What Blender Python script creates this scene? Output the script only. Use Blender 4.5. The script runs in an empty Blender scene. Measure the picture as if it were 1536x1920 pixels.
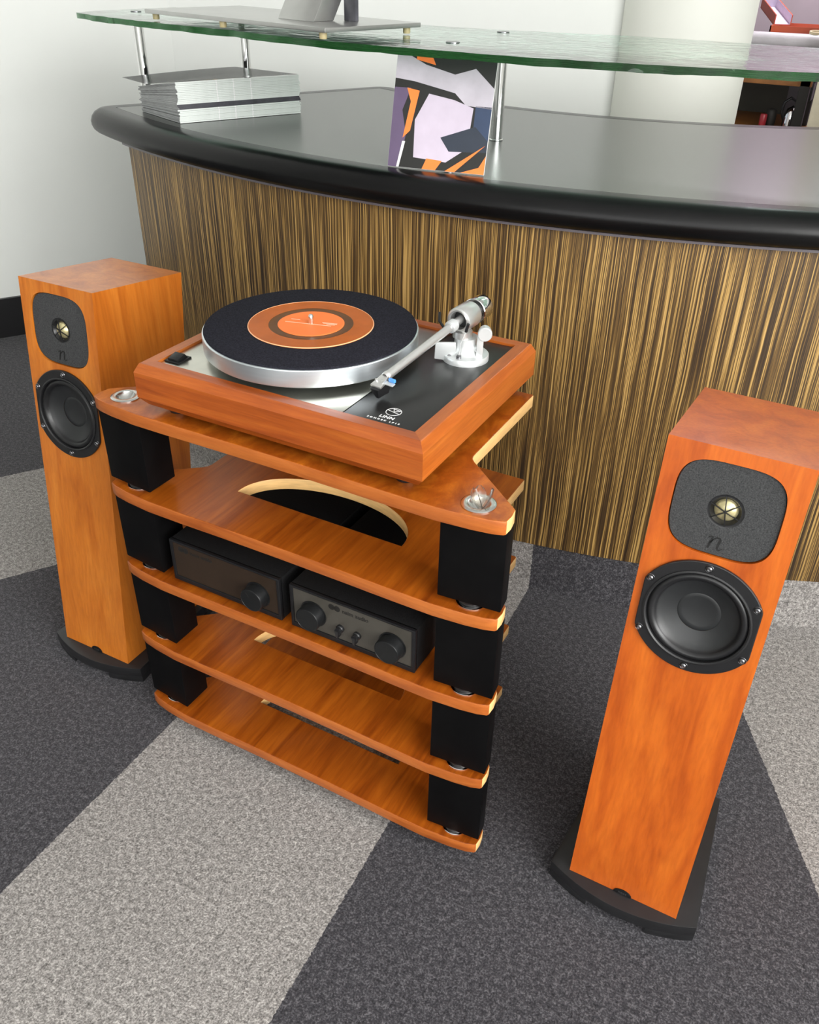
import bpy, bmesh, math, random
from mathutils import Matrix, Vector
random.seed(7)
PI = math.pi
scene = bpy.context.scene
COL = scene.collection

# ------------------------------------------------------------------ camera
cam_data = bpy.data.cameras.new('camera')
cam = bpy.data.objects.new('camera', cam_data)
COL.objects.link(cam)
scene.camera = cam
cam_data.sensor_fit = 'VERTICAL'
cam_data.sensor_height = 24.0
cam_data.lens = 1610.607 / 1920.0 * 24.0
cam_data.shift_x = -2.444 / 1920.0
cam_data.shift_y = -11.51 / 1920.0
cam_data.clip_start = 0.02
YAW, PITCH, ROLL = 0.486876, 0.578434, 0.021562
_f = Vector((-math.sin(YAW) * math.cos(PITCH), math.cos(YAW) * math.cos(PITCH), -math.sin(PITCH)))
_r = Vector((math.cos(YAW), math.sin(YAW), 0))
_u = _r.cross(_f)
_r2 = _r * math.cos(ROLL) + _u * math.sin(ROLL)
_u2 = -_r * math.sin(ROLL) + _u * math.cos(ROLL)
cam.matrix_world = Matrix(((_r2.x, _u2.x, -_f.x, 0.837413), (_r2.y, _u2.y, -_f.y, -0.768542),
                           (_r2.z, _u2.z, -_f.z, 1.203386), (0, 0, 0, 1)))

# ------------------------------------------------------------------ world, lights, exposure
world = bpy.data.worlds.new('world')
scene.world = world
world.use_nodes = True
world.node_tree.nodes['Background'].inputs[0].default_value = (0.85, 0.93, 1.0, 1)
world.node_tree.nodes['Background'].inputs[1].default_value = 0.6


def area_light(name, loc, rot, sx, sy, power, color):
    l = bpy.data.lights.new(name, 'AREA')
    l.shape = 'RECTANGLE'
    l.size, l.size_y, l.energy, l.color = sx, sy, power, color
    o = bpy.data.objects.new(name, l)
    o.location = loc
    o.rotation_euler = rot
    COL.objects.link(o)
    return o


# daylight entering through the window of the right wall and the one behind the camera
area_light('window_daylight_right', (3.17, -1.45, 1.72), (0, PI / 2, 0), 1.75, 3.0, 215, (1.0, 0.99, 0.97))
area_light('window_daylight_front', (1.25, -3.17, 1.6), (PI / 2, 0, 0), 2.6, 1.6, 42, (1.0, 0.98, 0.96))
vs = scene.view_settings
vs.view_transform = 'Standard'
vs.look = 'None'
vs.gamma = 1.0
vs.use_curve_mapping = False
vs.exposure = 0.0

# ------------------------------------------------------------------ material helpers
MATS = {}


def nn(nt, t, **kw):
    n = nt.nodes.new(t)
    for k, v in kw.items():
        setattr(n, k, v)
    return n


def new_mat(name):
    m = bpy.data.materials.new(name)
    m.use_nodes = True
    nt = m.node_tree
    nt.nodes.clear()
    out = nn(nt, 'ShaderNodeOutputMaterial')
    b = nn(nt, 'ShaderNodeBsdfPrincipled')
    nt.links.new(b.outputs[0], out.inputs[0])
    MATS[name] = m
    return m, nt, b, out


def mix_rgb(nt, fac, a, b, blend='MIX'):
    n = nn(nt, 'ShaderNodeMix', data_type='RGBA', blend_type=blend)
    for i, v in ((0, fac), (6, a), (7, b)):
        if isinstance(v, (int, float)):
            n.inputs[i].default_value = v
        elif isinstance(v, (tuple, list)):
            n.inputs[i].default_value = (*v, 1)
        else:
            nt.links.new(v, n.inputs[i])
    return n.outputs[2]


def math_n(nt, op, a, b=None):
    n = nn(nt, 'ShaderNodeMath', operation=op)
    for i, v in ((0, a), (1, b)):
        if v is None:
            continue
        if isinstance(v, (int, float)):
            n.inputs[i].default_value = v
        else:
            nt.links.new(v, n.inputs[i])
    return n.outputs[0]


def coords(nt, kind='Object', scale=(1, 1, 1), rand=False, loc=(0, 0, 0)):
    tc = nn(nt, 'ShaderNodeTexCoord')
    mp = nn(nt, 'ShaderNodeMapping')
    mp.inputs['Scale'].default_value = scale
    mp.inputs['Location'].default_value = loc
    src = tc.outputs[kind]
    if rand:
        oi = nn(nt, 'ShaderNodeObjectInfo')
        add = nn(nt, 'ShaderNodeVectorMath', operation='ADD')
        nt.links.new(src, add.inputs[0])
        nt.links.new(math_n(nt, 'MULTIPLY', oi.outputs['Random'], 7.3), add.inputs[1])
        src = add.outputs[0]
    nt.links.new(src, mp.inputs[0])
    return mp.outputs[0]


def noise(nt, vec, scale, detail=3, rough=0.55, dist=0.0):
    n = nn(nt, 'ShaderNodeTexNoise')
    n.inputs['Scale'].default_value = scale
    n.inputs['Detail'].default_value = detail
    n.inputs['Roughness'].default_value = rough
    n.inputs['Distortion'].default_value = dist
    nt.links.new(vec, n.inputs['Vector'])
    return n.outputs['Fac']


def ramp(nt, fac, stops):
    r = nn(nt, 'ShaderNodeValToRGB')
    el = r.color_ramp.elements
    while len(el) < len(stops):
        el.new(0.5)
    for e, (p, c) in zip(el, stops):
        e.position = p
        e.color = (*c, 1) if len(c) == 3 else c
    nt.links.new(fac, r.inputs[0])
    return r.outputs[0]


def bump(nt, b, height, strength, dist):
    n = nn(nt, 'ShaderNodeBump')
    n.inputs['Strength'].default_value = strength
    n.inputs['Distance'].default_value = dist
    nt.links.new(height, n.inputs['Height'])
    nt.links.new(n.outputs[0], b.inputs['Normal'])


def plain(name, col, rough=0.5, metal=0.0, coat=0.0, var=0.06, vscale=30.0, bstr=0.0, bscale=300.0, spec=0.5,
          stretch=(1, 1, 1), bdist=0.001):
    """procedural one-colour surface with a little tone variation and fine relief"""
    m, nt, b, _ = new_mat(name)
    v = coords(nt, 'Object', stretch)
    f = noise(nt, v, vscale, 4)
    lo = tuple(max(0, c * (1 - var)) for c in col)
    hi = tuple(min(1, c * (1 + var)) for c in col)
    nt.links.new(ramp(nt, f, [(0.3, lo), (0.7, hi)]), b.inputs['Base Color'])
    b.inputs['Roughness'].default_value = rough
    b.inputs['Metallic'].default_value = metal
    b.inputs['Coat Weight'].default_value = coat
    b.inputs['Coat Roughness'].default_value = 0.12
    b.inputs['Specular IOR Level'].default_value = spec
    if bstr:
        bump(nt, b, noise(nt, v, bscale, 2), bstr, bdist)
    return m


def wood(name, light, mid, dark, stretch, scale=9.0, rough=0.32, coat=0.25, fine=0.35):
    m, nt, b, _ = new_mat(name)
    v = coords(nt, 'Object', stretch, rand=True)
    f1 = noise(nt, v, scale, 5, 0.6, 0.9)
    f2 = noise(nt, v, scale * 9, 3, 0.6)
    v2 = coords(nt, 'Object', (1, 1, 1), rand=True)
    f3 = noise(nt, v2, 7.0, 2, 0.5, 0.4)
    base = ramp(nt, f1, [(0.28, dark), (0.47, mid), (0.68, light)])
    gr = ramp(nt, f2, [(0.35, (0.62, 0.55, 0.5)), (0.6, (1, 1, 1))])
    c = mix_rgb(nt, fine, base, gr, 'MULTIPLY')
    cl = ramp(nt, f3, [(0.3, (0.82, 0.78, 0.75)), (0.7, (1.08, 1.08, 1.08))])
    c = mix_rgb(nt, 0.6, c, cl, 'MULTIPLY')
    nt.links.new(c, b.inputs['Base Color'])
    b.inputs['Roughness'].default_value = rough
    b.inputs['Coat Weight'].default_value = coat
    b.inputs['Coat Roughness'].default_value = 0.15
    bump(nt, b, f2, 0.04, 0.001)
    return m


# ------------------------------------------------------------------ materials
plain('wall_paint', (0.80, 0.82, 0.79), 0.6, var=0.015, vscale=3, bstr=0.05, bscale=250)
plain('column_paint', (0.86, 0.87, 0.80), 0.6, var=0.02, vscale=3, bstr=0.05, bscale=250)
plain('purple_wall', (0.50, 0.42, 0.46), 0.7, var=0.05, vscale=6, bstr=0.1, bscale=150)
plain('ceiling_paint', (0.84, 0.84, 0.83), 0.8, var=0.01)
plain('skirting_black', (0.006, 0.006, 0.007), 0.4)
plain('cream_frame', (0.62, 0.56, 0.42), 0.45)
plain('window_frame_white', (0.8, 0.8, 0.8), 0.4)

CH_L, CH_M, CH_D = (0.57, 0.134, 0.012), (0.48, 0.098, 0.008), (0.36, 0.062, 0.005)
wood('cherry_vertical_pale', (0.60, 0.195, 0.024), (0.51, 0.145, 0.014), (0.39, 0.095, 0.008), (4.5, 4.5, 0.35), 6.0, fine=0.32)
wood('cherry_vertical', CH_L, CH_M, CH_D, (4.5, 4.5, 0.35), 6.0, fine=0.32)
wood('cherry_shelf', (0.430, 0.110, 0.0080), (0.310, 0.069, 0.0048), (0.170, 0.030, 0.0024), (5.0, 0.35, 5.0), 6.0, rough=0.28, coat=0.12, fine=0.45)
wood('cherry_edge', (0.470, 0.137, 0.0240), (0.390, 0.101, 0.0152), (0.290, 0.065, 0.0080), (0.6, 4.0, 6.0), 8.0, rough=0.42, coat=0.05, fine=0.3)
wood('cherry_plinth_side', (0.470, 0.129, 0.0160), (0.390, 0.094, 0.0104), (0.280, 0.056, 0.0056), (4.0, 0.45, 8.0), 6.0, rough=0.38, coat=0.1, fine=0.4)
wood('cherry_plinth', (0.430, 0.110, 0.0136), (0.360, 0.078, 0.0088), (0.250, 0.047, 0.0048), (0.45, 4.0, 8.0), 6.0, rough=0.38, coat=0.1, fine=0.4)
wood('cherry_burl', (0.500, 0.140, 0.0112), (0.330, 0.074, 0.0056), (0.240, 0.047, 0.0032), (1.6, 1.0, 1.6), 22.0, rough=0.30, coat=0.12, fine=0.3)
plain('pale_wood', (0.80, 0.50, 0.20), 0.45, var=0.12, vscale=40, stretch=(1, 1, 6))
plain('black_satin', (0.006, 0.006, 0.0065), 0.42, var=0.2, spec=0.3)
plain('black_lacquer', (0.0035, 0.0034, 0.0036), 0.42, var=0.2, bstr=0.03, spec=0.06)
plain('base_black', (0.012, 0.012, 0.013), 0.38, var=0.2)
plain('foam_grey', (0.045, 0.046, 0.047), 0.95, var=0.45, vscale=700, bstr=0.6, bscale=800, bdist=0.0006, spec=0.2)
plain('rubber_black', (0.010, 0.010, 0.011), 0.35)
plain('cone_black', (0.016, 0.017, 0.018), 0.42, var=0.1)
plain('screw_steel', (0.25, 0.25, 0.26), 0.3, metal=1.0)
plain('engraved_black', (0.004, 0.004, 0.004), 0.6)
plain('tweeter_gold', (0.75, 0.66, 0.36), 0.28, metal=0.7, var=0.25, vscale=60)
plain('satin_steel', (0.62, 0.62, 0.60), 0.24, metal=1.0, var=0.05)
plain('chrome', (0.80, 0.80, 0.80), 0.07, metal=1.0, var=0.02)
plain('brushed_steel', (0.60, 0.59, 0.53), 0.30, metal=1.0, var=0.10, vscale=20, stretch=(1, 1, 1))
plain('platter_aluminium', (0.76, 0.82, 0.86), 0.40, metal=1.0, var=0.05, vscale=12, stretch=(1, 1, 10))
plain('arm_silver', (0.70, 0.70, 0.69), 0.30, metal=0.85, var=0.04)
plain('arm_white', (0.60, 0.62, 0.62), 0.32, metal=0.45, var=0.03)
plain('armboard_black', (0.010, 0.010, 0.010), 0.33, var=0.1)
plain('felt_black', (0.016, 0.016, 0.022), 1.0, var=0.5, vscale=500, bstr=0.5, bscale=600, bdist=0.0006, spec=0.1)
plain('vinyl_orange', (0.42, 0.092, 0.006), 0.25, var=0.15, vscale=18, spec=0.35)
plain('vinyl_rim', (0.85, 0.42, 0.20), 0.25)
plain('vinyl_runout', (0.11, 0.042, 0.010), 0.35, spec=0.3, var=0.1)
plain('label_orange', (0.85, 0.20, 0.05), 0.6, spec=0.25, var=0.03)
plain('print_white', (0.80, 0.80, 0.80), 0.5)
plain('print_peach', (0.92, 0.60, 0.42), 0.5)
plain('print_dark', (0.008, 0.007, 0.006), 0.5)
plain('reflection_blue', (0.08, 0.30, 0.75), 0.2)  # blue-tinted reflection put into a colour
plain('amp_case', (0.006, 0.006, 0.0065), 0.7, spec=0.2, var=0.5, vscale=500, bstr=0.5, bscale=500, bdist=0.0006)
plain('amp_side', (0.008, 0.008, 0.009), 0.4, spec=0.3, var=0.2)
plain('amp_panel_brown', (0.028, 0.018, 0.012), 0.25, spec=0.25, var=0.08)
plain('amp_panel_grey', (0.052, 0.047, 0.039), 0.28, var=0.05)
plain('knob_black', (0.008, 0.0085, 0.009), 0.36, spec=0.3, var=0.05)
plain('knob_side', (0.05, 0.053, 0.056), 0.32, var=0.05)
plain('counter_laminate', (0.068, 0.072, 0.066), 0.27, spec=0.9, var=0.06, vscale=60, bstr=0.02, bscale=700)
plain('rim_black', (0.004, 0.004, 0.0043), 0.28, spec=0.22, var=0.25, vscale=9, stretch=(1, 1, 5), bstr=0.03, bscale=120)
plain('strip_grey', (0.10, 0.09, 0.10), 0.3)
plain('monitor_silver', (0.48, 0.48, 0.47), 0.28, metal=0.9, var=0.04)
plain('foot_gold', (0.45, 0.38, 0.20), 0.4)
plain('paper_white', (0.66, 0.70, 0.67), 0.45, var=0.10, vscale=90, stretch=(1, 1, 30))
plain('paper_grey', (0.32, 0.33, 0.33), 0.5, var=0.30, vscale=40, stretch=(1, 1, 40))
plain('cover_dark', (0.050, 0.047, 0.045), 0.20, var=0.1)
plain('spine_dark', (0.055, 0.055, 0.065), 0.35, var=0.3, vscale=50)
plain('gold_print', (0.50, 0.38, 0.22), 0.35)
plain('sleeve_white', (0.78, 0.76, 0.76), 0.5)
plain('art_lilac', (0.55, 0.48, 0.58), 0.4, var=0.05)
plain('art_pale', (0.50, 0.46, 0.52), 0.4, var=0.08)
plain('art_black', (0.012, 0.012, 0.011), 0.4)
plain('art_navy', (0.022, 0.030, 0.048), 0.4)
plain('art_blue', (0.030, 0.050, 0.105), 0.4)
plain('art_orange', (0.95, 0.22, 0.04), 0.4)
plain('art_purple', (0.115, 0.080, 0.150), 0.4)
plain('box_red', (0.50, 0.075, 0.02), 0.45)
plain('box_lavender', (0.62, 0.58, 0.72), 0.5)
plain('roll_grey', (0.50, 0.48, 0.50), 0.4, var=0.06)
plain('store_dark', (0.020, 0.018, 0.015), 0.6)
plain('store_panel', (0.055, 0.052, 0.038), 0.6)
plain('store_wood', (0.26, 0.105, 0.025), 0.5, var=0.2)
plain('mug_red', (0.35, 0.02, 0.03), 0.3)
plain('tape_cream', (0.70, 0.60, 0.38), 0.5)
plain('magenta', (0.35, 0.04, 0.32), 0.5)


def carpet():
    m, nt, b, _ = new_mat('carpet')
    geo = nn(nt, 'ShaderNodeNewGeometry')
    sep = nn(nt, 'ShaderNodeSeparateXYZ')
    # slightly ragged seam between the inlaid carpet pieces
    wob = nn(nt, 'ShaderNodeTexNoise')
    wob.inputs['Scale'].default_value = 160
    nt.links.new(geo.outputs['Position'], wob.inputs['Vector'])
    w2 = nn(nt, 'ShaderNodeVectorMath', operation='MULTIPLY_ADD')
    nt.links.new(wob.outputs['Color'], w2.inputs[0])
    w2.inputs[1].default_value = (0.006, 0.006, 0.006)
    nt.links.new(geo.outputs['Position'], w2.inputs[2])
    nt.links.new(w2.outputs[0], sep.inputs[0])

    def side(p, q):   # 1 on the right-hand (+x) side of the seam p-q
        (x0, y0), (x1, y1) = p, q
        k = (x1 - x0) / (y1 - y0)
        e = math_n(nt, 'SUBTRACT', sep.outputs[0], math_n(nt, 'ADD', x0 - k * y0, math_n(nt, 'MULTIPLY', sep.outputs[1], k)))
        return math_n(nt, 'GREATER_THAN', e, 0.0)
    s1 = side((-0.054, 0.009), (-0.046, -0.387))
    s2 = side((0.369, 0.681), (0.417, -0.338))
    s3 = side((0.859, 0.559), (1.031, 0.232))
    s4 = side((-0.674, 0.134), (-0.609, 0.236))
    s5 = side((-1.035, 0.434), (-0.974, 0.527))
    light = math_n(nt, 'ADD', math_n(nt, 'SUBTRACT', s1, s2), s3)
    light = math_n(nt, 'ADD', light, math_n(nt, 'SUBTRACT', s5, s4))
    v = geo.outputs['Position']
    f = noise(nt, v, 330, 3, 0.7)
    f2 = noise(nt, v, 120, 2, 0.6)
    f3 = noise(nt, v, 5, 3, 0.6)
    fm = math_n(nt, 'ADD', math_n(nt, 'MULTIPLY', f, 0.65), math_n(nt, 'MULTIPLY', f2, 0.35))
    cd = ramp(nt, fm, [(0.36, (0.013, 0.0125, 0.015)), (0.5, (0.044, 0.042, 0.048)), (0.64, (0.14, 0.135, 0.145))])
    cl = ramp(nt, fm, [(0.36, (0.085, 0.079, 0.074)), (0.5, (0.255, 0.240, 0.228)), (0.64, (0.52, 0.495, 0.47))])
    c = mix_rgb(nt, light, cd, cl)
    c = mix_rgb(nt, 0.5, c, ramp(nt, f3, [(0.3, (0.85, 0.85, 0.85)), (0.7, (1.05, 1.05, 1.05))]), 'MULTIPLY')
    nt.links.new(c, b.inputs['Base Color'])
    b.inputs['Roughness'].default_value = 1.0
    b.inputs['Specular IOR Level'].default_value = 0.1
    b.inputs['Sheen Weight'].default_value = 0.15
    bump(nt, b, fm, 0.9, 0.004)


carpet()


def zebra():
    m, nt, b, _ = new_mat('zebrano')
    v = coords(nt, 'UV', (1, 0.006, 1))
    vw = coords(nt, 'UV', (1, 0.05, 1))
    wob = nn(nt, 'ShaderNodeVectorMath', operation='MULTIPLY_ADD')
    wn = nn(nt, 'ShaderNodeTexNoise')
    wn.inputs['Scale'].default_value = 5.0
    nt.links.new(coords(nt, 'UV', (2.5, 1.2, 1)), wn.inputs['Vector'])
    nt.links.new(wn.outputs['Color'], wob.inputs[0])
    wob.inputs[1].default_value = (0.006, 0, 0)
    nt.links.new(v, wob.inputs[2])
    v = wob.outputs[0]
    f1 = noise(nt, v, 400, 1, 0.5)
    f2 = noise(nt, v, 950, 1, 0.5)
    f3 = noise(nt, vw, 12, 2, 0.5)
    f = math_n(nt, 'ADD', math_n(nt, 'MULTIPLY', f1, 0.66), math_n(nt, 'MULTIPLY', f2, 0.34))
    c = ramp(nt, f, [(0.38, (0.026, 0.014, 0.006)), (0.47, (0.075, 0.042, 0.013)), (0.535, (0.15, 0.086, 0.024)), (0.575, (0.38, 0.235, 0.068)), (0.66, (0.50, 0.325, 0.115))])
    c = mix_rgb(nt, 0.6, c, ramp(nt, f3, [(0.3, (0.75, 0.72, 0.7)), (0.7, (1.15, 1.12, 1.1))]), 'MULTIPLY')
    nt.links.new(c, b.inputs['Base Color'])
    b.inputs['Roughness'].default_value = 0.42
    bump(nt, b, f, 0.05, 0.001)


zebra()


def glass(name, tint, density, absorb, rough, bstr, bscale):
    m, nt, b, out = new_mat(name)
    b.inputs['Base Color'].default_value = (*tint, 1)
    b.inputs['Transmission Weight'].default_value = 1.0
    b.inputs['Roughness'].default_value = rough
    b.inputs['IOR'].default_value = 1.5
    if density:
        va = nn(nt, 'ShaderNodeVolumeAbsorption')
        va.inputs[0].default_value = (*absorb, 1)
        va.inputs[1].default_value = density
        nt.links.new(va.outputs[0], out.inputs['Volume'])
    if bstr:
        v = coords(nt, 'Object', (1, 2.2, 1))
        bump(nt, b, noise(nt, v, bscale, 2, 0.5, 1.0), bstr, 0.004)


glass('shelf_glass', (0.95, 0.99, 0.96), 22, (0.10, 0.74, 0.50), 0.02, 0.30, 14)
glass('glass_edge', (0.10, 0.42, 0.30), 22, (0.10, 0.74, 0.50), 0.18, 0.5, 60)
glass('clear_plastic', (1.0, 0.98, 0.93), 0, None, 0.25, 0.1, 60)
glass('window_glass', (1, 1, 1), 0, None, 0.0, 0.0, 1)

# ------------------------------------------------------------------ mesh helpers
ORG = Vector((0, 0, 0))


def set_org(x, y, z):
    global ORG
    ORG = Vector((x, y, z))


def obj(name, bm, mat, parent=None, smooth=30, kind=None):
    """link a bmesh (world-space verts) as one mesh object; parts are stored relative to their thing's base"""
    me = bm if isinstance(bm, bpy.types.Mesh) else None
    if me is None:
        me = bpy.data.meshes.new(name)
        bmesh.ops.recalc_face_normals(bm, faces=bm.faces)
        bm.to_mesh(me)
        bm.free()
    me.name = name
    if parent is not None or name in TOPSHIFT:
        me.transform(Matrix.Translation(-ORG))
    mats = mat if isinstance(mat, (list, tuple)) else [mat]
    me.materials.clear()
    for q in mats:
        me.materials.append(MATS[q])
    if smooth:
        me.shade_smooth()
        me.set_sharp_from_angle(angle=math.radians(smooth))
    o = bpy.data.objects.new(name, me)
    COL.objects.link(o)
    if parent is not None:
        o.parent = parent
    if kind:
        o['kind'] = kind
    return o


TOPSHIFT = set()


def tag(o, label, cat, group=None):
    o['label'] = label
    o['category'] = cat
    if group:
        o['group'] = group
    return o


def thing(name, label, cat, loc, group=None):
    o = bpy.data.objects.new(name, None)
    o.empty_display_size = 0.05
    o.location = loc
    COL.objects.link(o)
    tag(o, label, cat, group)
    set_org(*loc)
    return o


def single(name, bm, mat, label, cat, loc, group=None, smooth=30):
    """a thing that is one mesh, origin at its base"""
    set_org(*loc)
    TOPSHIFT.add(name)
    o = obj(name, bm, mat, None, smooth)
    TOPSHIFT.discard(name)
    o.location = loc
    return tag(o, label, cat, group)


def copy_tree(o, parent=None):
    c = o.copy()
    COL.objects.link(c)
    c.parent = parent
    for ch in o.children:
        copy_tree(ch, c)
    return c


def merge(bm, tmp, M=None, mi=0):
    if M is not None:
        bmesh.ops.transform(tmp, matrix=M, verts=tmp.verts)
    me = bpy.data.meshes.new('tmp')
    for f in tmp.faces:
        f.material_index = mi
    tmp.to_mesh(me)
    tmp.free()
    bm.from_mesh(me)
    bpy.data.meshes.remove(me)
    return bm


def hexa(bm, pts, bevel=0.0, seg=2, mi=0, M=None):
    """8 points: bottom loop 0-3, top loop 4-7"""
    t = bmesh.new()
    v = [t.verts.new(p) for p in pts]
    for f in ((3, 2, 1, 0), (4, 5, 6, 7), (0, 1, 5, 4), (1, 2, 6, 5), (2, 3, 7, 6), (3, 0, 4, 7)):
        t.faces.new([v[i] for i in f])
    bmesh.ops.recalc_face_normals(t, faces=t.faces)
    if bevel:
        bmesh.ops.bevel(t, geom=t.edges[:], offset=bevel, segments=seg, profile=0.6, affect='EDGES')
    return merge(bm, t, M, mi)


def box(bm, lo, hi, bevel=0.0, seg=2, mi=0, M=None):
    (a, b, c), (d, e, f) = lo, hi
    return hexa(bm, [(a, b, c), (d, b, c), (d, e, c), (a, e, c), (a, b, f), (d, b, f), (d, e, f), (a, e, f)], bevel, seg, mi, M)


def prism(bm, poly, z0, z1, bevel=0.0, mi=0, M=None, seg=2):
    t = bmesh.new()
    lo = [t.verts.new((x, y, z0)) for x, y in poly]
    hi = [t.verts.new((x, y, z1)) for x, y in poly]
    n = len(poly)
    t.faces.new(lo[::-1])
    t.faces.new(hi)
    for i in range(n):
        t.faces.new((lo[i], lo[(i + 1) % n], hi[(i + 1) % n], hi[i]))
    bmesh.ops.recalc_face_normals(t, faces=t.faces)
    if bevel:
        ed = [e for e in t.edges if len(e.link_faces) == 2 and e.calc_face_angle(0) > 0.6]
        bmesh.ops.bevel(t, geom=ed, offset=bevel, segments=seg, profile=0.6, affect='EDGES')
    return merge(bm, t, M, mi)


def lathe(bm, prof, seg=40, M=None, mi=0):
    """profile of (r, z), revolved about local z"""
    t = bmesh.new()
    rings = []
    for r, z in prof:
        if r < 1e-6:
            rings.append([t.verts.new((0, 0, z))])
        else:
            rings.append([t.verts.new((r * math.cos(2 * PI * k / seg), r * math.sin(2 * PI * k / seg), z)) for k in range(seg)])
    for a, b in zip(rings, rings[1:]):
        for k in range(seg):
            k2 = (k + 1) % seg
            if len(a) == 1 and len(b) == 1:
                continue
            if len(a) == 1:
                t.faces.new((a[0], b[k2], b[k]))
            elif len(b) == 1:
                t.faces.new((a[k], a[k2], b[0]))
            else:
                t.faces.new((a[k], a[k2], b[k2], b[k]))
    return merge(bm, t, M, mi)


def tube(bm, pts, r, seg=12, mi=0, cap=True):
    t = bmesh.new()
    pts = [Vector(p) for p in pts]
    rr = r if isinstance(r, (list, tuple)) else [r] * len(pts)
    rings = []
    prev = None
    for i, p in enumerate(pts):
        d = (pts[min(i + 1, len(pts) - 1)] - pts[max(i - 1, 0)]).normalized()
        if prev is None:
            a = d.orthogonal().normalized()
        else:
            a = (prev - d * prev.dot(d)).normalized()
        prev = a
        b = d.cross(a)
        rings.append([t.verts.new(p + (a * math.cos(2 * PI * k / seg) + b * math.sin(2 * PI * k / seg)) * rr[i]) for k in range(seg)])
    for a, b in zip(rings, rings[1:]):
        for k in range(seg):
            t.faces.new((a[k], a[(k + 1) % seg], b[(k + 1) % seg], b[k]))
    if cap:
        t.faces.new(rings[0][::-1])
        t.faces.new(rings[-1])
    return merge(bm, t, None, mi)


def frame_z(loc, axis, xhint=(1, 0, 0)):
    """matrix whose local z is `axis`"""
    z = Vector(axis).normalized()
    x = Vector(xhint)
    x = (x - z * x.dot(z)).normalized()
    y = z.cross(x)
    return Matrix(((x.x, y.x, z.x, loc[0]), (x.y, y.y, z.y, loc[1]), (x.z, y.z, z.z, loc[2]), (0, 0, 0, 1)))


def plate_mesh(loops, z0, z1, bevel=0.0):
    """plate with holes: outer loop first, via a filled 2D curve"""
    cu = bpy.data.curves.new('tmp', 'CURVE')
    cu.dimensions = '2D'
    cu.fill_mode = 'BOTH'
    cu.extrude = (z1 - z0) / 2 - bevel
    cu.bevel_depth = bevel
    cu.bevel_resolution = 1
    cu.offset = -bevel
    for lp in loops:
        sp = cu.splines.new('POLY')
        sp.points.add(len(lp) - 1)
        for p, q in zip(sp.points, lp):
            p.co = (q[0], q[1], 0, 1)
        sp.use_cyclic_u = True
    o = bpy.data.objects.new('tmp', cu)
    me = bpy.data.meshes.new_from_object(o)
    bpy.data.objects.remove(o)
    bpy.data.curves.remove(cu)
    me.transform(Matrix.Translation((0, 0, (z0 + z1) / 2)))
    return me


def text_mesh(s, size, M, extrude=0.0002, align='CENTER', shear=0.0, spacing=1.0, bold=0.0):
    cu = bpy.data.curves.new('tmp', 'FONT')
    cu.body = s
    cu.size = size
    cu.extrude = extrude
    cu.align_x = align
    cu.align_y = 'CENTER'
    cu.shear = shear
    cu.space_character = spacing
    cu.offset = bold
    o = bpy.data.objects.new('tmp', cu)
    me = bpy.data.meshes.new_from_object(o)
    bpy.data.objects.remove(o)
    bpy.data.curves.remove(cu)
    me.transform(M)
    return me


def circle(cx, cy, r, n=48, a0=0.0, a1=2 * PI):
    return [(cx + r * math.cos(a0 + (a1 - a0) * k / n), cy + r * math.sin(a0 + (a1 - a0) * k / n)) for k in range(n)]


def superrect(cx, cy, hx, hy, e=4.0, n=64):
    out = []
    for k in range(n):
        a = 2 * PI * k / n
        c, s = math.cos(a), math.sin(a)
        out.append((cx + hx * math.copysign(abs(c) ** (2 / e), c), cy + hy * math.copysign(abs(s) ** (2 / e), s)))
    return out


def B():
    return bmesh.new()


# ================================================================== THE ROOM
ZC = 0.858            # worktop height


def struct(name, bm, mat, parent=None, smooth=0):
    set_org(0, 0, 0)
    o = obj(name, bm, mat, parent, smooth)
    if parent is None:
        o['kind'] = 'structure'
    return o


bm = B(); box(bm, (-4.6, -3.4, -0.10), (3.4, 4.6, 0.0)); struct('floor', bm, 'carpet')
bm = B(); box(bm, (-4.6, -3.4, 2.7), (3.4, 4.6, 2.8)); struct('ceiling', bm, 'ceiling_paint')


def wall_seg(bm, p, q, z0, z1, th):
    """wall box from p to q in plan, thickness to the left of p->q"""
    d = Vector((q[0] - p[0], q[1] - p[1]))
    n = Vector((-d.y, d.x)).normalized() * th
    hexa(bm, [(p[0], p[1], z0), (q[0], q[1], z0), (q[0] + n.x, q[1] + n.y, z0), (p[0] + n.x, p[1] + n.y, z0),
              (p[0], p[1], z1), (q[0], q[1], z1), (q[0] + n.x, q[1] + n.y, z1), (p[0] + n.x, p[1] + n.y, z1)])


CORNER = (-1.432, 1.728)
LW0 = (-1.432 - 5.9 * 0.53, 1.728 - 5.9 * 0.848)
bm = B(); wall_seg(bm, LW0, CORNER, 0, 2.7, 0.12); struct('wall_left', bm, 'wall_paint')
BW1 = (0.12, 2.70)
bm = B(); wall_seg(bm, CORNER, BW1, 0, 2.7, 0.12); struct('wall_back', bm, 'wall_paint')
bm = B(); wall_seg(bm, (LW0[0] + 0.0, LW0[1]), (CORNER[0], CORNER[1]), 0, 0.138, -0.014); struct('baseboard_left', bm, 'skirting_black')
bm = B(); wall_seg(bm, CORNER, BW1, 0, 0.138, -0.014); struct('baseboard_back', bm, 'skirting_black')
bm = B(); lathe(bm, [(0.218, 0), (0.218, 2.7)], 72, Matrix.Translation((0.068, 2.62, 0))); struct('wall_column', bm, 'column_paint', smooth=40)
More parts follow.
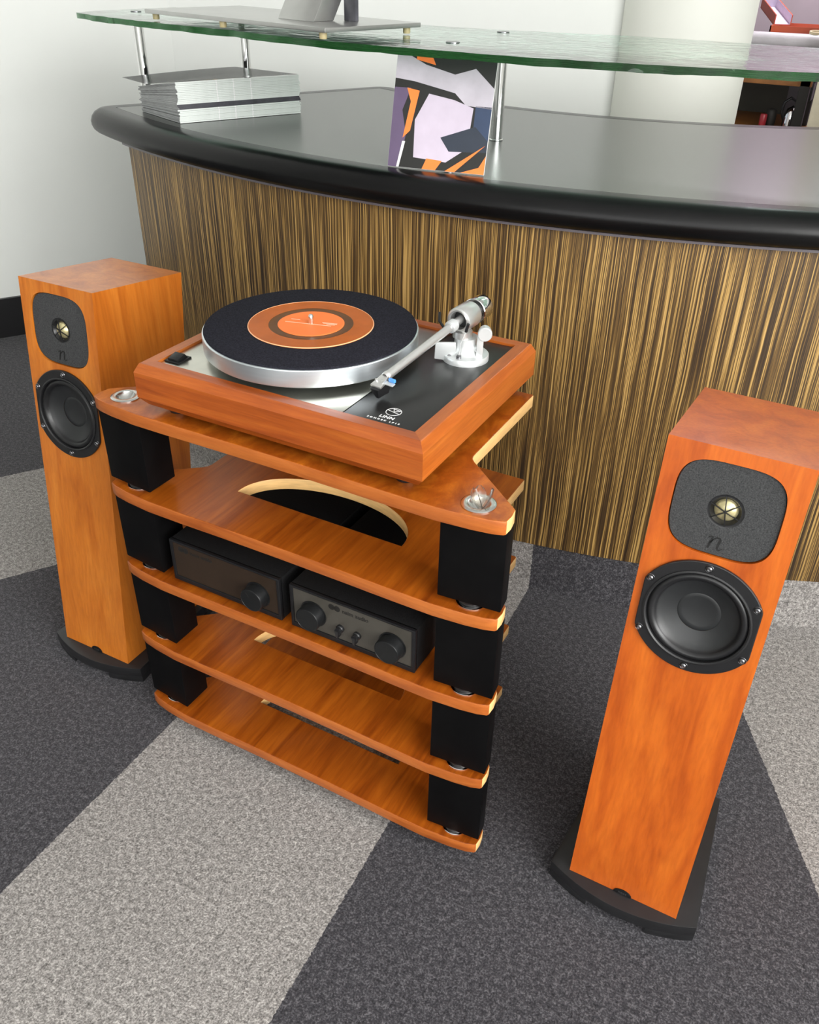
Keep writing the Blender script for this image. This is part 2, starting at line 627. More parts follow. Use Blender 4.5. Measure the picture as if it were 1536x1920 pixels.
# store room behind: far wall, and the wall to the right of its doorway
bm = B(); box(bm, (-1.2, 4.2, 0), (3.4, 4.3, 2.7)); struct('wall_far', bm, 'purple_wall')
bm = B(); box(bm, (0.56, 3.16, 0), (3.4, 3.28, 2.7)); struct('wall_storeroom', bm, 'wall_paint')
bm = B(); box(bm, (0.474, 3.14, 0), (0.56, 3.30, 2.2), 0.004); d1 = struct('trim_1', bm, 'cream_frame')
# right wall with its window opening
WY0, WY1, WZ0, WZ1 = -3.0, 0.1, 0.80, 2.62
bm = B()
box(bm, (3.2, -3.3, 0), (3.32, WY0, 2.7)); box(bm, (3.2, WY1, 0), (3.32, 4.3, 2.7))
box(bm, (3.2, WY0, 0), (3.32, WY1, WZ0)); box(bm, (3.2, WY0, WZ1), (3.32, WY1, 2.7))
struct('wall_right', bm, 'wall_paint')
# wall behind the camera with its window opening
FX0, FX1, FZ0, FZ1 = -0.1, 2.6, 0.75, 2.45
bm = B()
box(bm, (-4.6, -3.32, 0), (FX0, -3.2, 2.7)); box(bm, (FX1, -3.32, 0), (3.32, -3.2, 2.7))
box(bm, (FX0, -3.32, 0), (FX1, -3.2, FZ0)); box(bm, (FX0, -3.32, FZ1), (FX1, -3.2, 2.7))
struct('wall_front', bm, 'wall_paint')


def window_frame(name, axis, a0, a1, z0, z1, pos):
    bm = B()
    n = 3
    w = 0.05
    for k in range(n + 1):
        c = a0 + (a1 - a0) * k / n
        lo, hi = max(a0, c - w / 2), min(a1, c + w / 2)
        if axis == 'y':
            box(bm, (pos, lo, z0), (pos + 0.05, hi, z1))
        else:
            box(bm, (lo, pos, z0), (hi, pos + 0.05, z1))
    for z in (z0, z1 - w):
        if axis == 'y':
            box(bm, (pos, a0, z), (pos + 0.05, a1, z + w))
        else:
            box(bm, (a0, pos, z), (a1, pos + 0.05, z + w))
    return struct(name, bm, 'window_frame_white')


window_frame('window_1', 'y', WY0, WY1, WZ0, WZ1, 3.22)
window_frame('window_2', 'x', FX0, FX1, FZ0, FZ1, -3.28)

# ================================================================== RECEPTION DESK
DC = Vector((0.033, 2.791))


def arc(r, deg):
    a = math.radians(deg)
    return (DC.x + r * math.sin(a), DC.y - r * math.cos(a))


desk = thing('reception_desk', 'curved reception desk with striped zebrano front and dark grey worktop', 'desk', (arc(2.0, 10)[0], arc(2.0, 10)[1], 0))
# --- worktop outline (inner line of the black rim)
R_IN, R_OUTB = 2.100, 1.337
a0 = -26.0
A = Vector(arc(R_IN, a0))
e = Vector((0.462, 0.887)).normalized()
t = 0.0
while (A + e * t - DC).length > R_OUTB:
    t += 0.001
Bp = A + e * t
bdeg = math.degrees(math.atan2(Bp.x - DC.x, -(Bp.y - DC.y)))
A1 = 62.0
path = []     # (inner point, outward normal)
N = 90
for k in range(N + 1):
    dg = A1 + (a0 - A1) * k / N
    p = arc(R_IN, dg)
    path.append((Vector(p), (Vector(p) - DC).normalized()))
nl = Vector((-e.y, e.x))


def fan(p, n0, n1, m=8):
    a_, b_ = math.atan2(n0.y, n0.x), math.atan2(n1.y, n1.x)
    while b_ > a_ + PI:
        b_ -= 2 * PI
    while b_ < a_ - PI:
        b_ += 2 * PI
    for k in range(1, m):
        q = a_ + (b_ - a_) * k / m
        path.append((p, Vector((math.cos(q), math.sin(q)))))


fan(A, path[-1][1], nl)
path.append((A, nl)); path.append((Bp, nl))
nb = (DC - Bp).normalized()
fan(Bp, nl, nb)
for k in range(N + 1):
    dg = bdeg + (A1 - bdeg) * k / N
    p = arc(R_OUTB, dg)
    path.append((Vector(p), (DC - Vector(p)).normalized()))
rim_prof = [(0.0005, ZC - 0.003), (0.0005, ZC - 0.0004), (0.026, ZC), (0.040, ZC - 0.0015), (0.052, ZC - 0.008), (0.060, ZC - 0.017), (0.064, ZC - 0.028),
            (0.0635, ZC - 0.037), (0.059, ZC - 0.047), (0.051, ZC - 0.0545), (0.042, ZC - 0.057), (0.0005, ZC - 0.057)]
bm = B()
rings = [[bm.verts.new((p.x + n.x * d, p.y + n.y * d, z)) for d, z in rim_prof] for p, n in path]
for a, b in zip(rings, rings[1:] + rings[:1]):
    for k in range(len(rim_prof) - 1):
        bm.faces.new((a[k], b[k], b[k + 1], a[k + 1]))
obj('worktop_rim', bm, 'rim_black', desk, 50)
bm = B()
top = []
for p, n in path:
    q = p - n * 0.0008
    if not top or (Vector(top[-1]) - q).length > 1e-4:
        top.append((q.x, q.y))
# build the flat top as strips between the front and back arcs (clean quads)
inner = []
M_ = 60
for k in range(M_ + 1):
    f_ = k / M_
    p0 = Vector(arc(R_IN - 0.0008, a0 + 0.02 + (A1 - a0) * f_))
    p1 = Vector(arc(R_OUTB + 0.0008, bdeg + 0.03 + (A1 - bdeg) * f_))
    inner.append((p0, p1))
for zz in (ZC - 0.0006, ZC - 0.04):
    prev = None
    for p0, p1 in inner:
        cur = [bm.verts.new((p0.x + (p1.x - p0.x) * j / 6, p0.y + (p1.y - p0.y) * j / 6, zz)) for j in range(7)]
        if prev:
            for j in range(6):
                bm.faces.new((prev[j], cur[j], cur[j + 1], prev[j + 1]))
        prev = cur
obj('worktop', bm, 'counter_laminate', desk, 30)


def arc_band(r0, r1, d0, d1, z0, z1, n=80, uv=True):
    """curved panel between radii r0 (inner) and r1 (outer, towards the room)"""
    bm = B()
    uvl = bm.loops.layers.uv.new('UVMap')
    cols = []
    for k in range(n + 1):
        dg = d0 + (d1 - d0) * k / n
        u = math.radians(dg) * r1
        po, pi = arc(r1, dg), arc(r0, dg)
        cols.append((u, [bm.verts.new((*po, z0)), bm.verts.new((*po, z1)), bm.verts.new((*pi, z1)), bm.verts.new((*pi, z0))]))
    for (u0, a), (u1, b) in zip(cols, cols[1:]):
        for j in range(4):
            f = bm.faces.new((a[j], b[j], b[(j + 1) % 4], a[(j + 1) % 4]))
            for lp in f.loops:
                isb = lp.vert in b
                lp[uvl].uv = ((u1 if isb else u0), lp.vert.co.z)
    for u, cset in (cols[0], cols[-1]):
        f = bm.faces.new(cset)
        for lp in f.loops:
            lp[uvl].uv = (u + (lp.vert.co.xy - Vector(arc(r1, 0))).length * 0.3, lp.vert.co.z)
    return bm


D0 = -22.9
obj('front_panel', arc_band(2.095, 2.125, D0, 61, 0.124, ZC - 0.057), 'zebrano', desk, 30)
obj('carpeted_plinth', arc_band(2.09, 2.121, D0 + 0.1, 61, 0.0, 0.124), 'carpet', desk, 30)
obj('edge_strip', arc_band(2.12, 2.1445, D0 + 0.3, 61, ZC - 0.0615, ZC - 0.0572), 'strip_grey', desk, 30)
bm = B()
p0, p1 = Vector(arc(2.094, D0)), Vector(arc(2.094, D0)) + e * 0.62
hexa(bm, [(p0.x, p0.y, 0), (p0.x - nl.x * 0.03, p0.y - nl.y * 0.03, 0), (p1.x - nl.x * 0.03, p1.y - nl.y * 0.03, 0), (p1.x, p1.y, 0),
          (p0.x, p0.y, 0.8), (p0.x - nl.x * 0.03, p0.y - nl.y * 0.03, 0.8), (p1.x - nl.x * 0.03, p1.y - nl.y * 0.03, 0.8), (p1.x, p1.y, 0.8)])
obj('side_panel', bm, 'black_satin', desk, 0)

# ================================================================== HI-FI RACK
Z = [0.649, 0.5018, 0.3511, 0.2003, 0.0500]     # shelf tops, uppermost first
ST = 0.0195
XC = 0.2275
half = [(0.0, -0.0045), (0.10, -0.005), (0.18, -0.0062), (0.24, -0.0062), (0.285, -0.0022), (0.310, 0.002), (0.3225, 0.0065), (0.3245, 0.009),
        (0.3255, 0.022), (0.3235, 0.036), (0.321, 0.039), (0.2345, 0.1135), (0.229, 0.120), (0.227, 0.127), (0.2265, 0.336), (0.2245, 0.338)]
outline = [(XC + x, y) for x, y in half] + [(XC - x, y) for x, y in half[::-1][:-1]]
hole = [(XC + 0.002 + 0.1425 * math.cos(a), 0.0850 + 0.0905 * math.sin(a) ** 0.9) for a in [PI * k / 40 for k in range(41)]]
CUPS = [(-0.055, 0.029), (0.508, 0.026)]
rack = thing('hifi_rack', 'five-tier cherry wood hi-fi rack with black block pillars', 'rack', (XC, 0.16, 0.0))
for i, zt in enumerate(Z):
    loops = [outline]
    if i == 0:
        loops += [circle(cx, cy, 0.0145, 32) for cx, cy in CUPS]
    else:
        loops.append(hole)
    me = plate_mesh(loops, zt - ST, zt, 0.0012)
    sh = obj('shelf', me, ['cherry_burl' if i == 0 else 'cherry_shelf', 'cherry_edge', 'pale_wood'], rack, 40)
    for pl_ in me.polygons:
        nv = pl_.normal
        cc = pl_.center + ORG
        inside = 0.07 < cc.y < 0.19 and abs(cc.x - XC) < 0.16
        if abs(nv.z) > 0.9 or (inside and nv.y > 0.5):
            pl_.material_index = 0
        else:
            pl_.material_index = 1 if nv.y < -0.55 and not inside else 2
    for cx, cy in CUPS:
        bm = B()
        if i == 0:
            lathe(bm, [(0.0215, zt + 0.0001), (0.0215, zt + 0.0014), (0.0195, zt + 0.0026), (0.0150, zt + 0.0026), (0.0135, zt + 0.0018), (0.0128, zt), (0.0, zt - 0.012)], 40, Matrix.Translation((cx, cy, 0)))
            obj('spike_cup', bm, 'satin_steel', sh, 35)
        else:
            lathe(bm, [(0.0205, zt + 0.0001), (0.0205, zt + 0.0012), (0.0190, zt + 0.0020), (0.0, zt + 0.0020)], 40, Matrix.Translation((cx, cy, 0)))
            obj('spike_disc', bm, 'chrome', sh, 35)
pill_r = [(0.4685, 0.0045), (0.5535, 0.0115), (0.5505, 0.040), (0.4685, 0.060)]
pill_l = [(2 * XC - x, y) for x, y in pill_r][::-1]
for i in range(4):
    zt, zb = Z[i] - ST, Z[i + 1]
    for poly, (cx, cy) in ((pill_l, CUPS[0]), (pill_r, CUPS[1])):
        bm = B(); prism(bm, poly, zb + 0.0085, zt - 0.0003, 0.0015)
        pl = obj('pillar', bm, 'black_lacquer', rack, 30)
        bm = B(); lathe(bm, [(0.0, zb + 0.0021), (0.016, zb + 0.0021), (0.018, zb + 0.0045), (0.018, zb + 0.0086), (0.0, zb + 0.0086)], 32, Matrix.Translation((cx, cy, 0)))
        obj('pillar_foot', bm, 'black_satin', pl, 40)
    bm = B(); prism(bm, [(XC - 0.04, 0.290), (XC + 0.04, 0.290), (XC + 0.03, 0.332), (XC - 0.03, 0.332)], zb, zt, 0.0)
    obj('pillar', bm, 'black_lacquer', rack, 30)
for cx, cy in CUPS + [(XC, 0.31)]:
    bm = B(); lathe(bm, [(0.0, 0.0), (0.002, 0.001), (0.009, 0.020), (0.012, 0.022), (0.012, Z[4] - ST), (0, Z[4] - ST)], 24, Matrix.Translation((cx, cy, 0)))
    obj('floor_spike', bm, 'black_satin', rack, 40)

# ================================================================== LOUDSPEAKERS
WS, DS, HS, ZS0, LEAN = 0.1612, 0.2035, 0.7138, 0.035, 0.1157
SL, CL = math.sin(LEAN), math.cos(LEAN)


def sp(u, v, w):
    """cabinet coordinates (u across, v up the leaning front, w into the box) -> speaker frame"""
    return (u, v * SL + w * CL, ZS0 + v * CL - w * SL)


def face_M(u, v, w=0.0):
    """local x = across, y = up the face, z = out of the face"""
    return Matrix(((1, 0, 0, u), (0, SL, -CL, sp(u, v, w)[1]), (0, CL, SL, sp(u, v, w)[2]), (0, 0, 0, 1)))


def make_speaker(label):
    t_ = thing('floorstanding_speaker', label, 'speaker', (0, 0, 0), 'pair of floorstanding speakers')
    FU, FV, FHX, FHY = 0.0803, 0.6385, 0.0602, 0.0576
    panel = superrect(FU, FV, FHX, FHY, 3.6, 72)
    WU, WV = 0.0805, 0.4945
    basket = []
    for k in range(96):
        a = 2 * PI * k / 96
        x, y = 0.0775 * math.cos(a), 0.0775 * math.sin(a)
        x = max(-0.0700, min(0.0700, x))
        basket.append((WU + x, WV + y))
    # cabinet: front face with two openings, five other faces, opening walls
    bm = B()
    fr = [bm.verts.new(sp(*p)) for p in ((0, 0, 0), (WS, 0, 0), (WS, HS, 0), (0, HS, 0))]
    vb = DS * math.tan(LEAN)
    bk = [bm.verts.new(sp(*p)) for p in ((0, vb, DS), (WS, vb, DS), (WS, HS, DS), (0, HS, DS))]
    edges = [bm.edges.new((fr[i], fr[(i + 1) % 4])) for i in range(4)]
    for lp, dep in ((superrect(FU, FV, FHX + 0.0011, FHY + 0.0011, 3.6, 72), 0.012), (circle(WU, WV, 0.066, 64), 0.06)):
        vs_ = [bm.verts.new(sp(x, y, 0)) for x, y in lp]
        vd = [bm.verts.new(sp(x, y, dep)) for x, y in lp]
        n = len(lp)
        edges += [bm.edges.new((vs_[i], vs_[(i + 1) % n])) for i in range(n)]
        for i in range(n):
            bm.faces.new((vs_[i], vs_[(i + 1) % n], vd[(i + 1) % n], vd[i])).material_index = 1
        bm.faces.new(vd)
    bmesh.ops.triangle_fill(bm, use_beauty=True, use_dissolve=False, edges=edges)
    for q in ((0, 1), (1, 2), (2, 3), (3, 0)):
        bm.faces.new((fr[q[0]], fr[q[1]], bk[q[1]], bk[q[0]]))
    bm.faces.new(bk)
    outer = [e_ for e_ in bm.edges if len(e_.link_faces) == 2 and e_.calc_face_angle(0) > 1.2 and all(v_ in fr + bk for v_ in e_.verts)]
    bmesh.ops.bevel(bm, geom=outer, offset=0.0012, segments=2, profile=0.6, affect='EDGES')
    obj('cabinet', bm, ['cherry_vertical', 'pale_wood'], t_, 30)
    # tweeter panel of grey foam set in a pale routed edge
    me = plate_mesh([panel, circle(FU, FV, 0.0205, 48)], -0.0090, -0.0026, 0.0006)
    me.transform(face_M(0, 0))
    tp = obj('tweeter_panel', me, 'foam_grey', t_, 40)
    bm = B(); lathe(bm, [(0.0207, -0.0028), (0.0195, -0.0032), (0.0175, -0.0030), (0.0150, -0.0068), (0.0138, -0.0078), (0.0, -0.0080)], 40, face_M(FU, FV))
    obj('tweeter_ring', bm, 'rubber_black', tp, 30)
    bm = B(); lathe(bm, [(0.0136, -0.0078), (0.0128, -0.0062), (0.0105, -0.0040), (0.0070, -0.0022), (0.0035, -0.0014), (0, -0.0012)], 36, face_M(FU, FV))
    obj('tweeter_dome', bm, 'tweeter_gold', tp, 40)
    bm = B()
    for k in range(6):
        a = PI / 6 + k * PI / 3 + 0.15
        Mr = face_M(FU, FV) @ Matrix.Rotation(a, 4, 'Z')
        hexa(bm, [(0.0, -0.0007, -0.0012), (0.0188, -0.0006, -0.0030), (0.0188, 0.0006, -0.0030), (0.0, 0.0007, -0.0012),
                  (0.0, -0.0006, 0.0006), (0.0188, -0.0005, -0.0014), (0.0188, 0.0005, -0.0014), (0.0, 0.0006, 0.0006)], M=Mr)
    obj('tweeter_guard', bm, 'rubber_black', tp, 0)
    bm = B()

    def stroke(pts):
        Mn = face_M(FU - 0.001, FV - 0.0425)
        L_, R_ = [], []
        for i_, (x, y, w_) in enumerate(pts):
            p0_, p1_ = pts[max(0, i_ - 1)], pts[min(len(pts) - 1, i_ + 1)]
            d_ = Vector((p1_[0] - p0_[0], p1_[1] - p0_[1])).normalized()
            L_.append((x - d_.y * w_, y + d_.x * w_)); R_.append((x + d_.y * w_, y - d_.x * w_))
        for i_ in range(len(pts) - 1):
            prism(bm, [L_[i_], R_[i_], R_[i_ + 1], L_[i_ + 1]], -0.0027, -0.0023, M=Mn)
    stroke([(-0.0095, 0.0052, 0.0006), (-0.0070, 0.0075, 0.0008), (-0.0050, 0.0078, 0.0010), (-0.0052, 0.0040, 0.0013), (-0.0068, -0.0020, 0.0013), (-0.0080, -0.0080, 0.0012)])
    stroke([(-0.0068, -0.0010, 0.0004), (-0.0040, 0.0040, 0.0007), (-0.0005, 0.0072, 0.0010), (0.0028, 0.0078, 0.0012), (0.0042, 0.0055, 0.0013), (0.0032, 0.0005, 0.0013), (0.0022, -0.0050, 0.0012), (0.0034, -0.0078, 0.0010), (0.0058, -0.0072, 0.0007), (0.0080, -0.0050, 0.0004)])
    obj('lettering', bm, 'engraved_black', tp, 0)
    # woofer
    me = plate_mesh([basket, circle(WU, WV, 0.0625, 64)], 0.0, 0.0042, 0.0012)
    me.transform(face_M(0, 0))
    wf = obj('woofer', me, 'rubber_black', t_, 40)
    bm = B(); lathe(bm, [(0.0645, 0.0040), (0.0645, 0.0056), (0.0625, 0.0062), (0.0608, 0.0050), (0.0602, 0.0010), (0.060, -0.002)], 72, face_M(WU, WV))
    obj('basket_lip', bm, 'base_black', wf, 35)
    bm = B(); lathe(bm, [(0.0612, -0.001), (0.0598, 0.0015), (0.0575, 0.0036), (0.0550, 0.0042), (0.0525, 0.0032), (0.0505, 0.0006), (0.0492, -0.0022), (0.048, -0.003)], 72, face_M(WU, WV))
    obj('surround', bm, 'rubber_black', wf, 60)
    bm = B(); lathe(bm, [(0.0490, -0.0022), (0.0480, -0.0032), (0.042, -0.0066), (0.034, -0.0102), (0.0262, -0.0128)], 72, face_M(WU, WV))
    obj('cone', bm, 'cone_black', wf, 60)
    bm = B(); lathe(bm, [(0.0264, -0.0134), (0.0258, -0.0128), (0.020, -0.0140), (0.012, -0.0151), (0.005, -0.0156), (0, -0.0157)], 48, face_M(WU, WV))
    obj('dust_cap', bm, 'cone_black', wf, 60)
    for k in range(6):
        a = PI / 2 + k * PI / 3
        rr = 0.0705 if k % 3 == 0 else 0.0728
        x, y = WU + rr * math.cos(a), WV + rr * math.sin(a)
        bm = B()
        lathe(bm, [(0.0050, 0.0043), (0.0046, 0.0050), (0.0040, 0.0044)], 18, face_M(x, y))
        lathe(bm, [(0.0034, 0.0042), (0.0032, 0.0058), (0.0020, 0.0068), (0.0012, 0.0066), (0.0010, 0.0052), (0, 0.0052)], 18, face_M(x, y))
        obj('screw', bm, 'screw_steel', wf, 40)
    # plinth with bowed front, tapering to the rear
    cx = WS / 2
    front = [(cx + (-0.1105 + 0.221 * k / 20), 0.001 - 0.0265 * (1 - ((k - 10) / 10) ** 2)) for k in range(21)]
    bp = front + [(cx + 0.0925, 0.246), (cx - 0.0925, 0.246)]
    bm = B(); prism(bm, bp, 0.0135, ZS0 - 0.0004, 0.0015)
    bs = obj('base', bm, 'base_black', t_, 30)

    def bow(x):
        return 0.001 - 0.0265 * (1 - ((x - cx) / 0.1105) ** 2)
    for sx in (-1, 1):
        xs = [cx + sx * (0.1105 - 0.066 * k / 6) for k in range(7)]
        poly = [(x, bow(x) + 0.0008) for x in xs] + [(xs[-1] + sx * 0.01, bow(xs[-1]) + 0.05), (cx + sx * 0.104, 0.055)]
        if sx > 0:
            poly = poly[::-1]
        bm = B(); prism(bm, poly, 0.0, 0.0138, 0.001)
        obj('foot', bm, 'base_black', bs, 30)
        poly = [(cx + sx * 0.03, 0.215), (cx + sx * 0.0945, 0.215), (cx + sx * 0.0920, 0.2455), (cx + sx * 0.03, 0.2455)]
        bm = B(); prism(bm, poly, 0.0, 0.0138, 0.001)
        obj('foot', bm, 'base_black', bs, 30)
    # maker's badge at the foot of the front
    bd = [(0.0135 * math.cos(PI * k / 16), 0.0085 * math.sin(PI * k / 16)) for k in range(17)]
    bm = B(); prism(bm, bd, 0.0, 0.0015, 0.0004, M=face_M(cx + 0.001, 0.0008))
    bg = obj('badge', bm, 'black_satin', t_, 30)
    obj('lettering', text_mesh('neat', 0.0075, face_M(cx + 0.001, 0.0035, -0.0016), 0.0001), 'screw_steel', bg, 0)
    return t_


spR = make_speaker('cherry wood floorstanding speaker at the right, in front of the striped desk')
spL = copy_tree(spR)
spR.location = (0.6903, 0.0488, 0.0)
spR.rotation_euler = (0, 0, -0.0013)
spL.location = (-0.3656, 0.0488, 0.0)
spL.rotation_euler = (0, 0, 0.0118)
for ch in spL.children:
    if ch.name.startswith('cabinet'):
        ch.material_slots[0].link = 'OBJECT'
        ch.material_slots[0].material = MATS['cherry_vertical_pale']
spL['label'] = 'cherry wood floorstanding speaker to the left of the rack, nearer the white wall'

# ================================================================== AMPLIFIERS
Z3 = Z[2]


def amplifier(x0, x1, panel_mat, label, knobs, small, logo_x, logo_mat):
    y0, y1, z0, z1 = 0.0055, 0.300, Z3 + 0.006, Z3 + 0.082
    t_ = thing('amplifier', label, 'amplifier', ((x0 + x1) / 2, 0.15, Z3), 'black amplifiers on the middle shelf')
    bm = B(); box(bm, (x0, y0 + 0.004, z0), (x1, y1, z1), 0.0012)
    obj('case', bm, 'amp_case', t_, 30)
    bm = B()
    fr = [(x0, z0), (x1, z0), (x1, z1), (x0, z1)]
    w = 0.0055
    inn = [(x0 + w, z0 + 0.0085), (x1 - w, z0 + 0.0085), (x1 - w, z1 - 0.0035), (x0 + w, z1 - 0.0035)]
    me = plate_mesh([fr, inn], -0.004, 0.0035, 0.001)
    me.transform(Matrix(((1, 0, 0, 0), (0, 0, -1, y0 + 0.0035), (0, 1, 0, 0), (0, 0, 0, 1))))
    obj('bezel', me, 'amp_side', t_, 30)
    bm.free()
    bm = B(); box(bm, (x0 + w - 0.0005, y0 + 0.0018, z0 + 0.008), (x1 - w + 0.0005, y0 + 0.0042, z1 - 0.003))
    fp = obj('front_panel', bm, panel_mat, t_, 0)
    yp = y0 + 0.0018

    def FM(x, z, off=0.0):
        return Matrix(((1, 0, 0, x), (0, 0, -1, yp - off), (0, 1, 0, z), (0, 0, 0, 1)))
    for kx, kz, ang in knobs:
        bm = B(); lathe(bm, [(0.0218, 0.0002), (0.0218, 0.0012), (0.0, 0.0012)], 48, FM(kx, kz))
        lathe(bm, [(0.0195, 0.001), (0.0195, 0.0165), (0.0189, 0.0178), (0.0177, 0.0182), (0.0175, 0.0178), (0, 0.0178)], 48, FM(kx, kz))
        kn = obj('knob', bm, 'knob_black', t_, 35)
        Mk = FM(kx, kz) @ Matrix.Rotation(ang, 4, 'Z')
        bm = B(); box(bm, (-0.0003, 0.006, 0.0177), (0.0003, 0.0150, 0.01800), M=Mk)
        obj('pointer_line', bm, 'print_dark', kn, 0)
    for kx, kz in small:
        bm = B(); lathe(bm, [(0.0062, 0.0002), (0.0062, 0.0035), (0.0050, 0.0048), (0.0052, 0.0090), (0.0, 0.0095)], 28, FM(kx, kz))
        hexa(bm, [(-0.0024, -0.0105, 0.003), (0.0024, -0.0105, 0.003), (0.0036, 0.003, 0.003), (-0.0036, 0.003, 0.003),
                  (-0.0016, -0.0105, 0.011), (0.0016, -0.0105, 0.011), (0.0030, 0.003, 0.013), (-0.0030, 0.003, 0.013)], 0.0004, M=FM(kx, kz))
        obj('pointer_knob', bm, 'rubber_black', t_, 35)
    lz = z1 - 0.0135
    bm = B()
    for q in (0.0, 0.0092):
        lathe(bm, [(0.0051, 0.0), (0.0051, 0.0003), (0, 0.0003)], 28, FM(logo_x + q, lz))
    obj('logo', bm, logo_mat, fp, 0)
    obj('lettering', text_mesh('naim audio', 0.0098, FM(logo_x + 0.0175, lz - 0.001, 0.0001), 0.00012, 'LEFT', bold=0.0002), logo_mat, fp, 0)
    for sx in (x0 + 0.02, x1 - 0.02):
        for sy in (0.03, 0.27):
            bm = B(); lathe(bm, [(0.007, Z3 + 0.0002), (0.008, z0), (0, z0)], 20, Matrix.Translation((sx, sy, 0)))
            obj('foot', bm, 'rubber_black', t_, 40)
    return t_


amplifier(0.008, 0.2145, 'amp_panel_brown', 'black amplifier with one large knob on a dark brown front panel', [(0.1725, Z3 + 0.0385, 0.6)], [], 0.0285, 'print_dark')
amplifier(0.2325, 0.4385, 'amp_panel_grey', 'black amplifier with two large and two small knobs on a grey front', [(0.2720, Z3 + 0.0430, 1.75), (0.4025, Z3 + 0.0410, -0.1)],
          [(0.3180, Z3 + 0.0355), (0.3460, Z3 + 0.0345)], 0.3035, 'print_dark')

# ================================================================== TURNTABLE
ZT = 0.7235
TW, TD = 0.445, 0.3520
tt = thing('turntable', 'turntable with cherry wood plinth, black mat and silver tonearm', 'turntable', (TW / 2, TD / 2, Z[0]))
zb = Z[0] + 0.012
# plinth: four mitred rails with chamfered top and undercut ends
FRW = 0.0235


def rail_profile():
    # (inset from outer face, z), closed section of a rail
    return [(0.0, zb + 0.013), (0.0, ZT - 0.0125), (0.0062, ZT - 0.0006), (0.0075, ZT), (FRW, ZT), (FRW, zb), (0.010, zb)]


cornersT = [(0, 0), (TW, 0), (TW, TD), (0, TD)]
for i in range(4):
    (ax, ay), (bx, by) = cornersT[i], cornersT[(i + 1) % 4]
    d = Vector((bx - ax, by - ay)).normalized()
    n = Vector((-d.y, d.x))     # inward
    bm = B()
    r0 = [bm.verts.new((ax + n.x * o_ + d.x * o_, ay + n.y * o_ + d.y * o_, z)) for o_, z in rail_profile()]
    r1 = [bm.verts.new((bx + n.x * o_ - d.x * o_, by + n.y * o_ - d.y * o_, z)) for o_, z in rail_profile()]
    m = len(r0)
    for k in range(m):
        bm.faces.new((r0[k], r0[(k + 1) % m], r1[(k + 1) % m], r1[k]))
    bm.faces.new(r0); bm.faces.new(r1)
    obj('plinth_rail', bm, 'cherry_plinth' if i % 2 == 0 else 'cherry_plinth_side', tt, 20)
bm = B(); box(bm, (0.01, 0.01, zb), (TW - 0.01, TD - 0.01, zb + 0.004)); obj('bottom_board', bm, 'black_satin', tt, 0)
for fx in (0.04, TW - 0.04):
    for fy in (0.035, TD - 0.04):
        bm = B(); lathe(bm, [(0.013, Z[0] + 0.0002), (0.014, Z[0] + 0.004), (0.014, zb), (0, zb)], 24, Matrix.Translation((fx, fy, 0)))
        obj('foot', bm, 'rubber_black', tt, 40)
ZP = ZT - 0.0035
AX0, AX1, AY0, AY1 = 0.319, TW - FRW - 0.0015, FRW + 0.0015, TD - FRW - 0.0015
bm = B(); box(bm, (FRW + 0.001, FRW + 0.001, ZP - 0.003), (AX0 - 0.0018, TD - FRW - 0.001, ZP), 0.0004); obj('top_plate', bm, 'brushed_steel', tt, 30)
bm = B(); box(bm, (AX0, AY0, ZP - 0.006), (AX1, AY1, ZP + 0.0004), 0.0006)
ab = obj('armboard', bm, 'armboard_black', tt, 30)
# printed emblem and lettering on the armboard


def flatM(x, y, z, ang=0.0):
    return Matrix.Translation((x, y, z)) @ Matrix.Rotation(ang, 4, 'Z')


zp = ZP + 0.0005
bm = B()
lathe(bm, [(0.0093, 0.0), (0.0093, 0.0002), (0.0102, 0.0002), (0.0102, 0.0)], 40, flatM(0.372, 0.0605, zp))
for (xa, ya), (xb, yb) in (((-0.0090, 0.0016), (0.0090, -0.0030)), ((-0.0040, 0.0080), (0.0010, -0.0008)), ((-0.0035, 0.0068), (0.0072, 0.0058)), ((0.0072, 0.0058), (-0.0004, -0.0002))):
    dd = Vector((xb - xa, yb - ya)); nn_ = Vector((-dd.y, dd.x)).normalized() * 0.0005
    prism(bm, [(xa - nn_.x, ya - nn_.y), (xb - nn_.x, yb - nn_.y), (xb + nn_.x, yb + nn_.y), (xa + nn_.x, ya + nn_.y)], 0, 0.0002, M=flatM(0.372, 0.0605, zp))
obj('emblem', bm, 'print_white', ab, 0)
obj('lettering', text_mesh('LINN', 0.0084, flatM(0.3715, 0.0440, zp), 0.0001, spacing=1.1, bold=0.0003), 'print_white', ab, 0)
obj('lettering', text_mesh('SONDEK LP12', 0.0043, flatM(0.3715, 0.0352, zp), 0.0001, spacing=1.85, bold=0.0002), 'print_white', ab, 0)
# rocker switch
bm = B(); box(bm, (0.0265, 0.0335, ZP), (0.0505, 0.0615, ZP + 0.0022), 0.0008)
sw = obj('switch', bm, 'black_satin', tt, 30)
bm = B(); hexa(bm, [(0.0300, 0.0370, ZP + 0.002), (0.0470, 0.0370, ZP + 0.002), (0.0470, 0.0580, ZP + 0.002), (0.0300, 0.0580, ZP + 0.002),
                    (0.0300, 0.0375, ZP + 0.0048), (0.0470, 0.0375, ZP + 0.0048), (0.0470, 0.0530, ZP + 0.0085), (0.0300, 0.0530, ZP + 0.0085)], 0.0005)
obj('rocker', bm, 'knob_black', sw, 30)
